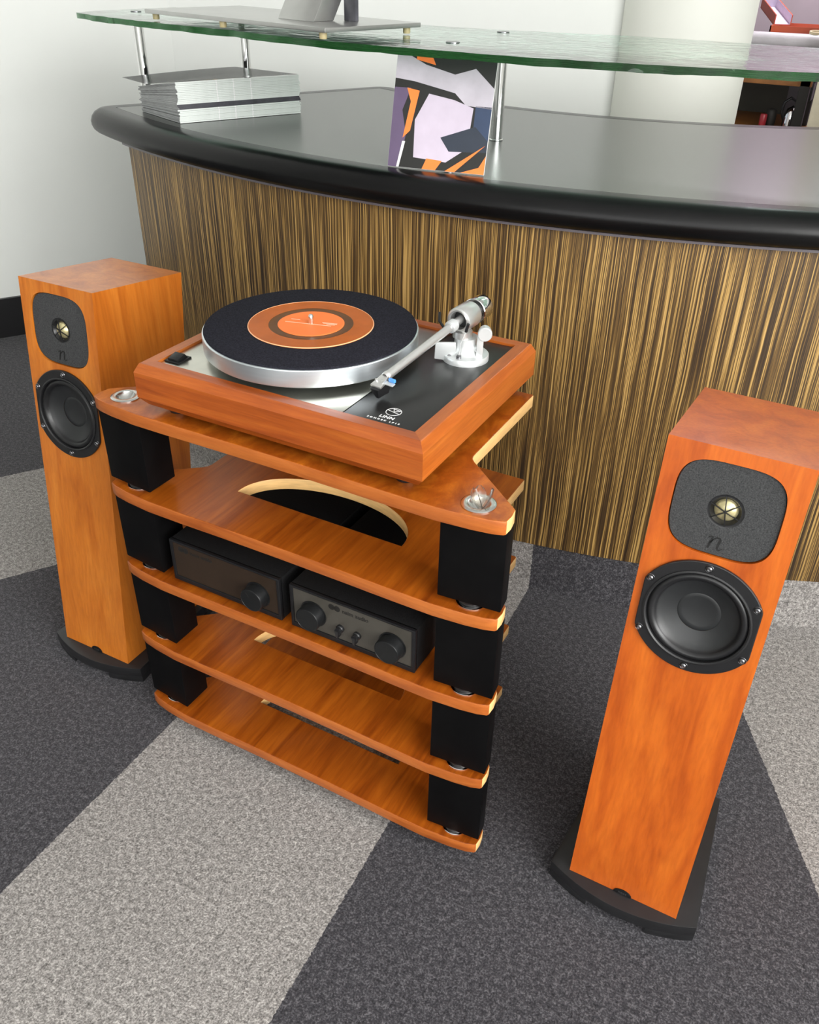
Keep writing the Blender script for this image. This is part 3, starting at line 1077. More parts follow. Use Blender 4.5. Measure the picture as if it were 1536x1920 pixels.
# platter, mat, spindle
PX_, PY_ = 0.1771, 0.1705
Mp = Matrix.Translation((PX_, PY_, 0))
ZPL = 0.7555
bm = B(); lathe(bm, [(0, ZP + 0.011), (0.1485, ZP + 0.011), (0.1498, ZP + 0.0122), (0.1500, ZP + 0.014), (0.1500, ZPL - 0.0016), (0.1494, ZPL - 0.0006), (0.1482, ZPL), (0, ZPL)], 120, Mp)
pt = obj('platter', bm, 'platter_aluminium', tt, 30)
bm = B(); lathe(bm, [(0.110, ZP), (0.110, ZP + 0.0112)], 64, Mp); obj('sub_platter', bm, 'black_satin', pt, 40)
ZM = ZPL + 0.0028
bm = B(); lathe(bm, [(0.1476, ZPL + 0.0001), (0.1480, ZPL + 0.001), (0.1474, ZM - 0.0003), (0.1465, ZM), (0.0038, ZM), (0.0038, ZPL)], 120, Mp); obj('slip_mat', bm, 'felt_black', tt, 40)
bm = B(); lathe(bm, [(0.0036, ZPL), (0.0036, ZM + 0.011), (0.0030, ZM + 0.0135), (0.0012, ZM + 0.0148), (0, ZM + 0.015)], 24, Mp); obj('spindle', bm, 'chrome', tt, 60)
# --- tonearm
bm = B()
lathe(bm, [(0.0325, ZP + 0.0004), (0.0325, ZP + 0.0080), (0.0315, ZP + 0.0092), (0.0240, ZP + 0.0096), (0.0215, ZP + 0.0110), (0.0185, ZP + 0.0150), (0.0165, ZP + 0.0230), (0.0160, ZP + 0.0330), (0.0, ZP + 0.0330)], 56,
      Matrix.Translation((0.3765, 0.2555, 0)))
arm = obj('tonearm', bm, 'arm_white', tt, 40)
bm = B(); lathe(bm, [(0.0135, ZP + 0.033), (0.0135, ZP + 0.042), (0.0, ZP + 0.042)], 40, Matrix.Translation((0.3720, 0.2520, 0))); obj('collar', bm, 'arm_silver', arm, 40)
pv = Vector((0.3665, 0.2490, 0.7755))
hd = Vector((0.3415, 0.0950, 0.7475))
ad = (hd - pv).normalized()
hax = Vector((0.085, 0.995, 0.02)).normalized()     # housing axis, pointing to the rear
Mh = frame_z(pv - hax * 0.002, hax)
bm = B(); lathe(bm, [(0.0118, 0.012), (0.0125, 0.0010), (0.0150, 0.0), (0.0172, 0.0008), (0.0180, 0.0025), (0.0180, 0.0330), (0.0172, 0.0350), (0.0, 0.0350)], 48, Mh)
obj('bearing_housing', bm, 'arm_silver', arm, 35)
bm = B(); lathe(bm, [(0.0, 0.0110), (0.0112, 0.0110), (0.0112, 0.0345), (0.0120, 0.0350), (0.0120, 0.0440)], 32, Mh); obj('bearing_core', bm, 'rubber_black', arm, 40)
bm = B(); lathe(bm, [(0.0, 0.0435), (0.0170, 0.0435), (0.0178, 0.0445), (0.0178, 0.0500), (0.0168, 0.0506), (0.0168, 0.0680), (0.0160, 0.0692), (0.0070, 0.0692), (0.0060, 0.0670), (0, 0.0670)], 48, Mh)
obj('counterweight', bm, 'chrome', arm, 35)
bm = B(); tube(bm, [pv + ad * (-0.012), pv + ad * 0.03, hd], 0.0056, 24); obj('arm_tube', bm, 'arm_silver', arm, 50)
Mc = frame_z(pv + ad * 0.010, ad)
bm = B(); lathe(bm, [(0.0057, 0.0), (0.0082, 0.0006), (0.0086, 0.002), (0.0086, 0.010), (0.0080, 0.012), (0.0057, 0.0125)], 36, Mc)
obj('arm_collar', bm, 'arm_white', arm, 40)
# head shell: local z along the arm (forward), x across, y up
Mhs = frame_z(hd, ad, (ad.cross(Vector((0, 0, 1)))))
up_in = (Mhs.inverted().to_3x3() @ Vector((0, 0, 1)))
sgn = 1 if up_in.y > 0 else -1
bm = B()
lathe(bm, [(0.0056, -0.004), (0.0064, -0.0035), (0.0064, 0.0010), (0.0050, 0.0030)], 28, Mhs)
hexa(bm, [(-0.0055, -0.004, 0.0), (0.0055, -0.004, 0.0), (0.0055, 0.0035, 0.0), (-0.0055, 0.0035, 0.0),
          (-0.0085, -0.004, 0.0225), (0.0085, -0.004, 0.0225), (0.0085, -0.0012, 0.0225), (-0.0085, -0.0012, 0.0225)], 0.0008, M=Mhs @ Matrix.Diagonal((1, sgn, 1, 1)))
hs_ = obj('headshell', bm, 'arm_silver', arm, 35)
bm = B()
for q in (-0.005, 0.005):
    lathe(bm, [(0.0019, -0.001), (0.0019, 0.0024), (0, 0.0026)], 14, Mhs @ Matrix.Diagonal((1, sgn, 1, 1)) @ Matrix.Translation((q, 0, 0.014)) @ Matrix.Rotation(-PI / 2, 4, 'X'))
obj('headshell_screws', bm, 'chrome', arm, 40)
bm = B()
hexa(bm, [(-0.0065, -0.0190, 0.006), (0.0065, -0.0190, 0.006), (0.0082, -0.0042, 0.000), (-0.0082, -0.0042, 0.000),
          (-0.0020, -0.0200, 0.0220), (0.0020, -0.0200, 0.0220), (0.0070, -0.0042, 0.0265), (-0.0070, -0.0042, 0.0265)], 0.0008, M=Mhs @ Matrix.Diagonal((1, sgn, 1, 1)))
ct = obj('cartridge', bm, 'rubber_black', arm, 30)

sidex = 1 if (Mhs.to_3x3() @ Vector((1, 0, 0))).x > 0 else -1
S_ = Matrix.Diagonal((sidex, sgn, 1, 1))
bm = B(); box(bm, (0.006, -0.0030, 0.006), (0.0190, -0.0015, 0.0125), 0.0005, M=Mhs @ S_); obj('finger_lift', bm, 'arm_white', arm, 30)
bm = B(); box(bm, (0.0085, -0.0014, 0.0030), (0.0180, 0.0030, 0.0065), 0.0006, M=Mhs @ S_); obj('lift_reflection', bm, 'reflection_blue', arm, 30)  # added block, its blue stands in for a tinted reflection at the finger lift
# arm lift bracket, anti-skate knob, wire
Mb = Matrix.Translation((0.3560, 0.2330, ZP)) @ Matrix.Rotation(0.36, 4, 'Z')
bm = B()
hexa(bm, [(-0.0150, -0.0020, 0.003), (0.0150, -0.0020, 0.001), (0.0150, 0.0020, 0.001), (-0.0150, 0.0020, 0.003),
          (-0.0140, -0.0020, 0.0270), (0.0140, -0.0020, 0.0290), (0.0140, 0.0020, 0.0290), (-0.0140, 0.0020, 0.0270)], 0.0012, M=Mb)
box(bm, (-0.014, 0.0015, 0.012), (0.012, 0.022, 0.018), 0.001, M=Mb)
br = obj('lift_bracket', bm, 'arm_white', arm, 30)
bm = B(); lathe(bm, [(0.0030, 0.0), (0.0030, 0.0012), (0.0016, 0.0014), (0, 0.0010)], 18, Mb @ Matrix.Translation((0.006, -0.002, 0.0085)) @ Matrix.Rotation(PI / 2, 4, 'X'))
obj('bracket_screw', bm, 'screw_steel', arm, 40)
Mk = Matrix.Translation((0.4000, 0.2490, ZP)) @ Matrix.Rotation(0.42, 4, 'Z')
bm = B(); hexa(bm, [(-0.0045, -0.0015, 0.0085), (0.0045, -0.0015, 0.0085), (0.0045, 0.0015, 0.0085), (-0.0045, 0.0015, 0.0085),
                    (-0.0040, -0.0015, 0.0410), (0.0050, -0.0015, 0.0410), (0.0050, 0.0015, 0.0410), (-0.0040, 0.0015, 0.0410)], 0.001, M=Mk)
lathe(bm, [(0.0044, 0.0), (0.0044, 0.019)], 20, Mk @ Matrix.Translation((-0.0015, 0.0015, 0.020)) @ Matrix.Rotation(-PI / 2, 4, 'X') @ Matrix.Rotation(-0.75, 4, 'Y'))
obj('bias_arm', bm, 'arm_white', arm, 35)
bm = B(); lathe(bm, [(0.0, -0.011), (0.0080, -0.011), (0.0085, -0.009), (0.0085, -0.002), (0.0098, -0.001), (0.0098, 0.0045), (0.0088, 0.0055), (0, 0.0055)], 36,
                 Mk @ Matrix.Translation((0.006, -0.002, 0.0450)) @ Matrix.Rotation(PI / 2, 4, 'X'))
obj('bias_knob', bm, 'arm_white', arm, 35)
bm = B(); tube(bm, [(0.3835, 0.2375, 0.7670), (0.3870, 0.2360, 0.7790)], 0.0022, 12); obj('signal_plug', bm, 'rubber_black', arm, 50)
bm = B(); tube(bm, [(0.3835, 0.2375, 0.7670), (0.3790, 0.2330, 0.7520), (0.3775, 0.2310, 0.7340)], 0.0007, 8); obj('signal_wire', bm, 'arm_white', arm, 50)
bm = B(); lathe(bm, [(0.0035, 0.0), (0.0035, 0.004), (0.002, 0.005), (0, 0.005)], 16, Matrix.Translation((0.3775, 0.2310, ZP + 0.0093))); obj('lift_screw', bm, 'screw_steel', arm, 40)
bm = B(); tube(bm, [(0.2905, 0.3440, 0.742), (0.2960, 0.3330, 0.733), (0.3080, 0.3260, 0.727), (0.3260, 0.3250, 0.7225), (0.34, 0.322, 0.7215)], 0.0022, 10); obj('arm_cable', bm, 'rubber_black', tt, 50)

# ================================================================== RECORD
ZR = ZM + 0.0001
rec = thing('vinyl_record', 'small translucent orange record lying on the black turntable mat', 'record', (PX_, PY_, ZR))
bm = B(); lathe(bm, [(0.0460, ZR + 0.0001), (0.0872, ZR + 0.0001), (0.0875, ZR + 0.0007), (0.0868, ZR + 0.0013), (0.0840, ZR + 0.0012), (0.0590, ZR + 0.0012)], 96, Mp); obj('grooves', bm, 'vinyl_orange', rec, 30)
bm = B(); lathe(bm, [(0.0864, ZR + 0.00135), (0.0866, ZR + 0.0017), (0.0874, ZR + 0.0015), (0.0878, ZR + 0.0008)], 96, Mp); obj('rim', bm, 'vinyl_rim', rec, 60)
bm = B(); lathe(bm, [(0.0592, ZR + 0.00115), (0.0588, ZR + 0.0009), (0.0460, ZR + 0.0009)], 96, Mp); obj('run_out', bm, 'vinyl_runout', rec, 40)
bm = B(); lathe(bm, [(0.0464, ZR + 0.0008), (0.0464, ZR + 0.0014), (0.0456, ZR + 0.0017), (0.0430, ZR + 0.0015), (0.0038, ZR + 0.0015), (0.0038, ZR + 0.0002)], 72, Mp); lb = obj('label', bm, 'label_orange', rec, 25)
bm = B()
Ml = flatM(PX_, PY_, ZR + 0.0016, 0.27)
for x0, x1, y in ((-0.032, -0.019, 0.0075), (-0.037, 0.030, -0.004), (0.014, 0.036, 0.006), (0.016, 0.036, 0.0035), (0.022, 0.034, 0.0005)):
    box(bm, (x0, y, 0), (x1, y + 0.0014, 0.0001), M=Ml)
obj('label_print', bm, 'print_peach', lb, 0)

# ================================================================== CLEAR PLASTIC CLIP in the right-hand cup
cx, cy = CUPS[1]
bm = B()
for k, (a, tilt, hgt) in enumerate(((0.3, 0.30, 0.030), (2.2, 0.34, 0.026), (4.3, 0.26, 0.033))):
    Mq = Matrix.Translation((cx + 0.003, cy - 0.001, Z[0] - 0.003)) @ Matrix.Rotation(a, 4, 'Z') @ Matrix.Rotation(tilt, 4, 'Y')
    n_ = 6
    prev = None
    t2 = bmesh.new()
    prof = []
    for j in range(n_ + 1):
        h_ = hgt * j / n_
        w_ = 0.0085 * math.sin(PI * (0.10 + 0.86 * j / n_)) ** 0.7
        r_ = 0.0025 + 0.0035 * math.sin(PI * 0.8 * j / n_)
        prof.append((h_, w_, r_))
    lay = []
    for off in (0.0, 0.0013):
        rows = []
        for h_, w_, r_ in prof:
            rows.append([t2.verts.new((r_ + off - 0.0020 * (s / 2) ** 2, w_ * s / 2, h_)) for s in (-2, -1, 0, 1, 2)])
        lay.append(rows)
    for rows in lay:
        for a_, b_ in zip(rows, rows[1:]):
            for s in range(4):
                t2.faces.new((a_[s], a_[s + 1], b_[s + 1], b_[s]))
    per0 = [r[0] for r in lay[0]] + lay[0][-1][1:] + [r[4] for r in lay[0][::-1]][1:] + lay[0][0][::-1][1:-1]
    per1 = [r[0] for r in lay[1]] + lay[1][-1][1:] + [r[4] for r in lay[1][::-1]][1:] + lay[1][0][::-1][1:-1]
    for i_ in range(len(per0)):
        j_ = (i_ + 1) % len(per0)
        t2.faces.new((per0[i_], per0[j_], per1[j_], per1[i_]))
    bmesh.ops.recalc_face_normals(t2, faces=t2.faces)
    merge(bm, t2, Mq)
single('plastic_clip', bm, 'clear_plastic', 'small clear plastic clip lying in the chrome cup of the rack', 'clip', (cx, cy, Z[0] - 0.002), smooth=50)

# ================================================================== GLASS SHELF over the desk
ZG1 = 1.060
ZG0 = ZG1 - 0.0145
gs = thing('glass_shelf', 'green-edged rippled glass shelf on chrome posts above the desk', 'shelf', (0.0, 0.9, ZC))
front = []
rg = random.Random(3)


def tab(x, t_):
    for (x0, y0), (x1, y1) in zip(t_, t_[1:]):
        if x <= x1:
            f_ = max(0.0, (x - x0) / (x1 - x0))
            return y0 + (y1 - y0) * f_
    return t_[-1][1]


FT = [(-26.8, 2.150), (-23.7, 2.142), (-18.8, 2.118), (-11.9, 2.098), (-8.2, 2.108), (-4.3, 2.124), (2.1, 2.134), (6.7, 2.149), (11, 2.154), (18, 2.162), (62, 2.165)]
BT = [(-29.5, 1.88), (-20, 1.76), (-10, 1.70), (0, 1.70), (8, 1.665), (14, 1.70), (18, 1.735), (20.5, 1.775), (62, 1.80)]
for k in range(141):
    dg = -26.8 + (62 + 26.8) * k / 140
    front.append(arc(tab(dg, FT) + 0.0018 * math.sin(k * 1.7) + rg.uniform(-0.0022, 0.0022), dg))
back = []
for k in range(61):
    dg = 62 - (62 + 29.5) * k / 60
    back.append(arc(tab(dg, BT) + 0.004 * math.sin(k * 0.9), dg))
lo_, hi_ = [], []
bm = B()
n_ = 140


def lerp(a, b, f_):
    return (a[0] + (b[0] - a[0]) * f_, a[1] + (b[1] - a[1]) * f_)


backf = []
for k in range(n_ + 1):
    s = k / n_ * 60
    i_ = min(59, int(s))
    backf.append(lerp(back[60 - i_], back[59 - i_], s - i_))
rows_t, rows_b = [], []
for k in range(n_ + 1):
    rt, rb = [], []
    for j in range(7):
        f_ = j / 6
        x, y = lerp(front[k], backf[k], f_)
        edge_drop = 0.0016 if j == 0 else 0.0
        dz = 0.0006 * math.sin(k * 0.8 + j * 2.1) + rg.uniform(-0.0005, 0.0005) if j == 0 else 0.0004 * math.sin(k * 0.35 + j)
        rt.append(bm.verts.new((x, y, ZG1 - edge_drop)))
        rb.append(bm.verts.new((x, y, ZG0 + edge_drop + dz)))
    rows_t.append(rt); rows_b.append(rb)
for k in range(n_):
    for j in range(6):
        bm.faces.new((rows_t[k][j], rows_t[k][j + 1], rows_t[k + 1][j + 1], rows_t[k + 1][j]))
        bm.faces.new((rows_b[k][j], rows_b[k + 1][j], rows_b[k + 1][j + 1], rows_b[k][j + 1]))
    for j in (0, 6):
        bm.faces.new((rows_t[k][j], rows_t[k + 1][j], rows_b[k + 1][j], rows_b[k][j])).material_index = 1
for k in (0, n_):
    for j in range(6):
        bm.faces.new((rows_t[k][j], rows_t[k][j + 1], rows_b[k][j + 1], rows_b[k][j])).material_index = 1
obj('glass_pane', bm, ['shelf_glass', 'glass_edge'], gs, 40)
for (x, y) in ((-0.846, 0.972), (-0.700, 1.185), (0.082, 0.780), (0.064, 1.045), (0.92, 1.02), (0.78, 1.27)):
    bm = B(); lathe(bm, [(0.0, ZC), (0.0145, ZC), (0.0145, ZC + 0.002), (0.0125, ZC + 0.003), (0.0125, ZG0 - 0.0003), (0.0, ZG0 - 0.0003)], 40, Matrix.Translation((x, y, 0)))
    po = obj('post', bm, 'chrome', gs, 40)
    bm = B(); lathe(bm, [(0.0125, ZG1 + 0.0002), (0.0125, ZG1 + 0.0012), (0.0115, ZG1 + 0.0016), (0.0, ZG1 + 0.0016)], 32, Matrix.Translation((x, y, 0)))
    obj('post_cap', bm, 'screw_steel', po, 40)

# ================================================================== MONITOR STAND on the glass
ms = thing('monitor_stand', 'flat silver monitor stand base with slanted neck on the glass shelf', 'monitor stand', (-0.35, 0.86, ZG1))
zm0, zm1 = ZG1 + 0.0125, ZG1 + 0.0205
pc = [(-0.655, 0.800), (-0.102, 0.650), (-0.036, 0.880), (-0.590, 1.040)]
bm = B(); prism(bm, pc, zm0, zm1, 0.0012); obj('base_plate', bm, 'monitor_silver', ms, 30)
for fx, fy in ((-0.632, 0.808), (-0.118, 0.668), (-0.060, 0.868), (-0.575, 1.020), (-0.40, 0.742)):
    bm = B(); lathe(bm, [(0.0065, ZG1 + 0.0018), (0.007, ZG1 + 0.004), (0.007, zm0), (0.0, zm0)], 24, Matrix.Translation((fx, fy, 0))); obj('foot', bm, 'foot_gold', ms, 40)
dx = Vector((0.553, -0.150)).normalized(); dy = Vector((0.150, 0.553)).normalized()
nb_ = Vector((-0.291, 0.773))


def mp(a, b, z):
    return (nb_.x + dx.x * a + dy.x * b, nb_.y + dx.y * a + dy.y * b, z)


sl = 0.34
H_ = 0.30
bm = B()
hexa(bm, [mp(-0.0, 0, zm1), mp(0.105, 0, zm1), mp(0.105, 0.05, zm1), mp(0.0, 0.05, zm1),
          mp(0.0, sl * H_ * 1.9, zm1 + H_), mp(0.105, sl * H_ * 1.9, zm1 + H_), mp(0.105, sl * H_ * 1.9 + 0.05, zm1 + H_), mp(0.0, sl * H_ * 1.9 + 0.05, zm1 + H_)], 0.002)
obj('neck', bm, 'monitor_silver', ms, 30)

# dark board behind the neck
bm = B()
q0 = [mp(0.110, 0.072, 0), mp(0.142, 0.072, 0), mp(0.142, 0.080, 0), mp(0.110, 0.080, 0)]
prism(bm, [(p[0], p[1]) for p in q0], zm1, zm1 + 0.22, 0.001)
cb = single('display_board', bm, 'spine_dark', 'dark upright board standing behind the monitor neck', 'board', (q0[0][0], q0[0][1], zm1))

# ================================================================== MAGAZINES
o0 = Vector((-0.609, 0.818))
da = Vector((-0.176, 0.071)).normalized()      # along the short edge, to the left
db = Vector((0.140, 0.277)).normalized()       # along the spine, to the rear
LA, LB_ = 0.196, 0.305
NM = 24
th = 0.0835 / NM
rm = random.Random(11)


def mag_pt(a, b, z, taper=True):
    # the bound edge is thicker than the open edge, so the pile slopes down to the left
    p = o0 + da * a + db * b
    k_ = 1 - 0.34 * min(1, max(0, a / LA)) if taper else 1
    return (p.x, p.y, ZC + (z - ZC) * k_)


def cover_z(fa, fb):
    dip = 0.0
    for (x0, y0), (x1, y1) in (((0, 0), (0.2, 0.012)), ((0.2, 0.012), (0.5, 0.0165)), ((0.5, 0.0165), (1.0, 0.0115))):
        if x0 <= fa <= x1:
            dip = y0 + (y1 - y0) * (fa - x0) / (x1 - x0)
    z = ZC + 0.0848 - dip * (1 - fb) ** 1.5
    return max(z, mag_pt(LA * fa, 0, ZC + 0.0835)[2] + 0.0009)


ordn = ['lowest', 'second', 'third', 'fourth', 'fifth', 'sixth', 'seventh', 'eighth', 'ninth', 'tenth', 'eleventh', 'twelfth', 'thirteenth', 'fourteenth', 'fifteenth',
        'sixteenth', 'seventeenth', 'eighteenth', 'nineteenth', 'twentieth', 'twenty-first', 'twenty-second', 'twenty-third', 'topmost']
for k in range(NM):
    z0 = ZC + 0.0003 + th * k
    z1 = z0 + th * 0.93
    ja, jb = rm.uniform(-0.0012, 0.0012), rm.uniform(-0.0025, 0.0025)
    dark = k in (8, 9, 10)
    t_ = thing('magazine', ('white-spined magazine, %s from the bottom of the stack' % ordn[k]) if not dark else ('dark-spined magazine, %s from the bottom of the stack' % ordn[k]), 'magazine',
               (o0.x, o0.y, z0), 'magazines stacked on the desk')
    if k == 0:
        t_['label'] = 'lowest magazine of the stack, lying on the dark worktop'
    # pages sag a little towards the middle of the open edge
    bm = B()
    nA, nB = 6, 8
    gt, gb = [], []
    for i in range(nA + 1):
        rt, rb = [], []
        for j in range(nB + 1):
            a_, b_ = LA * i / nA + ja, LB_ * j / nB + jb
            sag = 0.0
            ex = 0.002 * math.sin(k * 1.3) * (i / nA)
            rt.append(bm.verts.new(mag_pt(a_ + ex, b_ + 0.0015 * math.sin(k * 2.1) * (1 - j / nB), z1 + sag)))
            rb.append(bm.verts.new(mag_pt(a_ + ex, b_ + 0.0015 * math.sin(k * 2.1) * (1 - j / nB), z0 + sag)))
        gt.append(rt); gb.append(rb)
    for i in range(nA):
        for j in range(nB):
            bm.faces.new((gt[i][j], gt[i + 1][j], gt[i + 1][j + 1], gt[i][j + 1]))
            bm.faces.new((gb[i][j], gb[i][j + 1], gb[i + 1][j + 1], gb[i + 1][j]))
    for i in range(nA):
        for j in (0, nB):
            bm.faces.new((gt[i][j], gt[i + 1][j], gb[i + 1][j], gb[i][j]))
    for j in range(nB):
        for i in (0, nA):
            bm.faces.new((gt[i][j], gt[i][j + 1], gb[i][j + 1], gb[i][j]))
    obj('pages', bm, 'paper_grey', t_, 30)
    bm = B()
    hexa(bm, [mag_pt(ja - 0.0006, jb - 0.0004, z0), mag_pt(ja + 0.0004, jb - 0.0004, z0), mag_pt(ja + 0.0004, LB_ + jb + 0.0004, z0), mag_pt(ja - 0.0006, LB_ + jb + 0.0004, z0),
              mag_pt(ja - 0.0006, jb - 0.0004, z1), mag_pt(ja + 0.0004, jb - 0.0004, z1), mag_pt(ja + 0.0004, LB_ + jb + 0.0004, z1), mag_pt(ja - 0.0006, LB_ + jb + 0.0004, z1)])
    spn = obj('spine', bm, 'spine_dark' if dark else 'paper_white', t_, 30)
    if not dark:
        for b_ in (0.094, 0.135, 0.178):
            bm = B()
            hexa(bm, [mag_pt(ja - 0.0008, b_, z0), mag_pt(ja - 0.0004, b_, z0), mag_pt(ja - 0.0004, b_ + 0.0025, z0), mag_pt(ja - 0.0008, b_ + 0.0025, z0),
                      mag_pt(ja - 0.0008, b_, z1), mag_pt(ja - 0.0004, b_, z1), mag_pt(ja - 0.0004, b_ + 0.0025, z1), mag_pt(ja - 0.0008, b_ + 0.0025, z1)])
            obj('spine_print', bm, 'print_white', spn, 0)
    if k == NM - 1:
        # curled glossy cover of the top copy
        bm = B()
        nA, nB = 24, 16
        g = []
        for i in range(nA + 1):
            row = []
            for j in range(nB + 1):
                fa, fb = i / nA, j / nB
                a_ = -0.001 + fa * (LA + 0.020 * (1 - fb))
                b_ = -0.0015 + fb * (LB_ - 0.055 * fa) - 0.028 * fa * (1 - fb)
                row.append(bm.verts.new(mag_pt(a_, b_, cover_z(fa, fb), False)))
            g.append(row)
        for i in range(nA):
            for j in range(nB):
                bm.faces.new((g[i][j], g[i + 1][j], g[i + 1][j + 1], g[i][j + 1]))
        bmesh.ops.solidify(bm, geom=bm.faces[:], thickness=0.0004)
        cv = obj('cover', bm, 'cover_dark', t_, 60)
        for a_, b_, wa, wb in ((0.030, 0.075, 0.022, 0.0016), (0.030, 0.075, 0.0016, 0.016), (0.030, 0.091, 0.022, 0.0016), (0.030, 0.098, 0.022, 0.0016), (0.030, 0.098, 0.0016, 0.016), (0.030, 0.114, 0.022, 0.0016)):
            bm = B()
            cs = [(a_, b_), (a_ + wa, b_), (a_ + wa, b_ + wb), (a_, b_ + wb)]
            hexa(bm, [mag_pt(x, y, cover_z(x / LA, y / LB_) + h_, False) for h_ in (0.0003, 0.0009) for x, y in cs])
            obj('cover_print', bm, 'gold_print', cv, 0)
        t_['label'] = 'topmost magazine of the stack with a curled dark glossy cover'

# ================================================================== RECORD SLEEVE (plain generic artwork)
s0, s1 = Vector((0.001, 0.690)), Vector((0.183, 0.716))
sx_ = Vector((s1.x - s0.x, s1.y - s0.y, 0)).normalized()
LW = 0.186
back_ = Vector((-sx_.y, sx_.x, 0))
sy_ = (Vector((0, 0, 1)) * 0.175 + back_ * 0.046).normalized()
sz_ = sx_.cross(sy_)          # towards the viewer
Msl = Matrix(((sx_.x, sy_.x, sz_.x, s0.x), (sx_.y, sy_.y, sz_.y, s0.y), (sx_.z, sy_.z, sz_.z, ZC + 0.0012), (0, 0, 0, 1)))
slv = thing('record_sleeve', 'square card record sleeve with abstract orange, lilac and black shapes', 'record sleeve', (s0.x, s0.y, ZC))
bm = B(); box(bm, (0, 0, -0.003), (LW, LW, 0.0), 0.0006, M=Msl); obj('card', bm, 'sleeve_white', slv, 30)


def art(poly, mat, lay):
    bm_ = B()
    prism(bm_, [(0.0004 + x * (LW - 0.0008), 0.0004 + y * (LW - 0.0008)) for x, y in poly], 0.00005, 0.00005 + 0.00012 * lay, M=Msl)
    obj('printed_shape', bm_, mat, slv, 0)


art([(0, 0), (1, 0), (1, 1), (0, 1)], 'art_black', 1)
art([(0, 0), (0.11, 0), (0.16, 0.30), (0.10, 0.52), (0.17, 0.72), (0, 0.72)], 'art_purple', 2)
art([(0.13, 0.27), (0.20, 0.34), (0.26, 0.70), (0.13, 0.72), (0.18, 0.60)], 'art_orange', 3)
art([(0, 0.80), (0.20, 0.78), (0.62, 0.70), (0.74, 0.60), (1, 0.58), (1, 0.76), (0.80, 0.92), (0.60, 0.86), (0.30, 0.93), (0.14, 1), (0, 1)], 'art_pale', 2)
art([(0.26, 0.10), (0.60, 0.08), (0.80, 0.22), (0.82, 0.58), (0.62, 0.64), (0.36, 0.68), (0.24, 0.44)], 'art_lilac', 3)
art([(0.84, 0.20), (1, 0.30), (1, 0.60), (0.84, 0.60)], 'art_blue', 2)
art([(0.52, 0.30), (0.62, 0.18), (1, 0.20), (1, 0.30), (0.86, 0.42)], 'art_navy', 4)
art([(0.60, 0.0), (0.70, 0.0), (0.98, 0.26)], 'art_orange', 5)
art([(0.76, 0.0), (1, 0.0), (1, 0.17), (0.94, 0.06)], 'art_orange', 5)
art([(0.36, 0.0), (0.50, 0.0), (0.56, 0.09), (0.40, 0.10)], 'art_orange', 5)
art([(0.20, 0.97), (0.40, 0.93), (0.36, 1), (0.20, 1)], 'art_orange', 4)
art([(0.09, 0.0), (0.115, 0.0), (0.16, 0.24), (0.13, 0.24)], 'sleeve_white', 5)

# ================================================================== STORE ROOM behind the column
wb = thing('workbench', 'wooden workbench with dark open underside in the store room', 'bench', (0.4, 3.5, 0))
bm = B(); box(bm, (-0.9, 3.30, 0.855), (0.44, 3.95, 0.8885), 0.003); obj('bench_top', bm, 'store_dark', wb, 30)
bm = B(); box(bm, (-0.9, 3.32, 0.755), (0.44, 3.345, 0.800), 0.003); obj('front_rail', bm, 'store_wood', wb, 30)
bm = B(); box(bm, (-0.9, 3.34, 0.560), (0.44, 3.92, 0.585), 0.003); obj('lower_shelf', bm, 'store_wood', wb, 30)
bm = B(); box(bm, (-0.9, 3.80, 0.585), (0.300, 3.815, 0.855)); obj('back_panel', bm, 'store_panel', wb, 0)
bm = B(); box(bm, (0.300, 3.805, 0.585), (0.44, 3.82, 0.855)); obj('back_panel', bm, 'strip_grey', wb, 0)
for lx in (-0.88, 0.395):
    for ly in (3.32, 3.88):
        bm = B(); box(bm, (lx, ly, 0), (lx + 0.04, ly + 0.04, 0.855), 0.002); obj('leg', bm, 'store_dark', wb, 0)
bm = B(); tube(bm, [(-0.3, 3.318, 0.9145), (0.438, 3.318, 0.9145)], 0.026, 28)
single('paper_roll', bm, 'roll_grey', 'long pale grey paper roll along the front of the workbench', 'roll', (0.1, 3.318, 0.8885), smooth=50)
bm = B(); tube(bm, [(-0.3, 3.364, 0.9065), (0.438, 3.364, 0.9065)], 0.018, 24)
single('dark_tube', bm, 'spine_dark', 'thin dark tube lying behind the pale paper roll', 'tube', (0.1, 3.364, 0.8885), smooth=50)
# open red box: tray and raised lid
rb_ = thing('red_box', 'open red presentation box with pale lining on the workbench', 'box', (0.33, 3.5, 0.8885))
bm = B()
for lo, hi in (((0.222, 3.400, 0.889), (0.440, 3.405, 0.958)), ((0.222, 3.61, 0.889), (0.440, 3.615, 0.958)), ((0.222, 3.400, 0.889), (0.227, 3.615, 0.958)), ((0.435, 3.400, 0.889), (0.440, 3.615, 0.958)), ((0.222, 3.400, 0.889), (0.440, 3.615, 0.895))):
    box(bm, lo, hi)
obj('tray', bm, 'box_red', rb_, 0)
bm = B(); box(bm, (0.228, 3.406, 0.896), (0.434, 3.609, 0.940)); obj('lining', bm, 'box_lavender', rb_, 0)
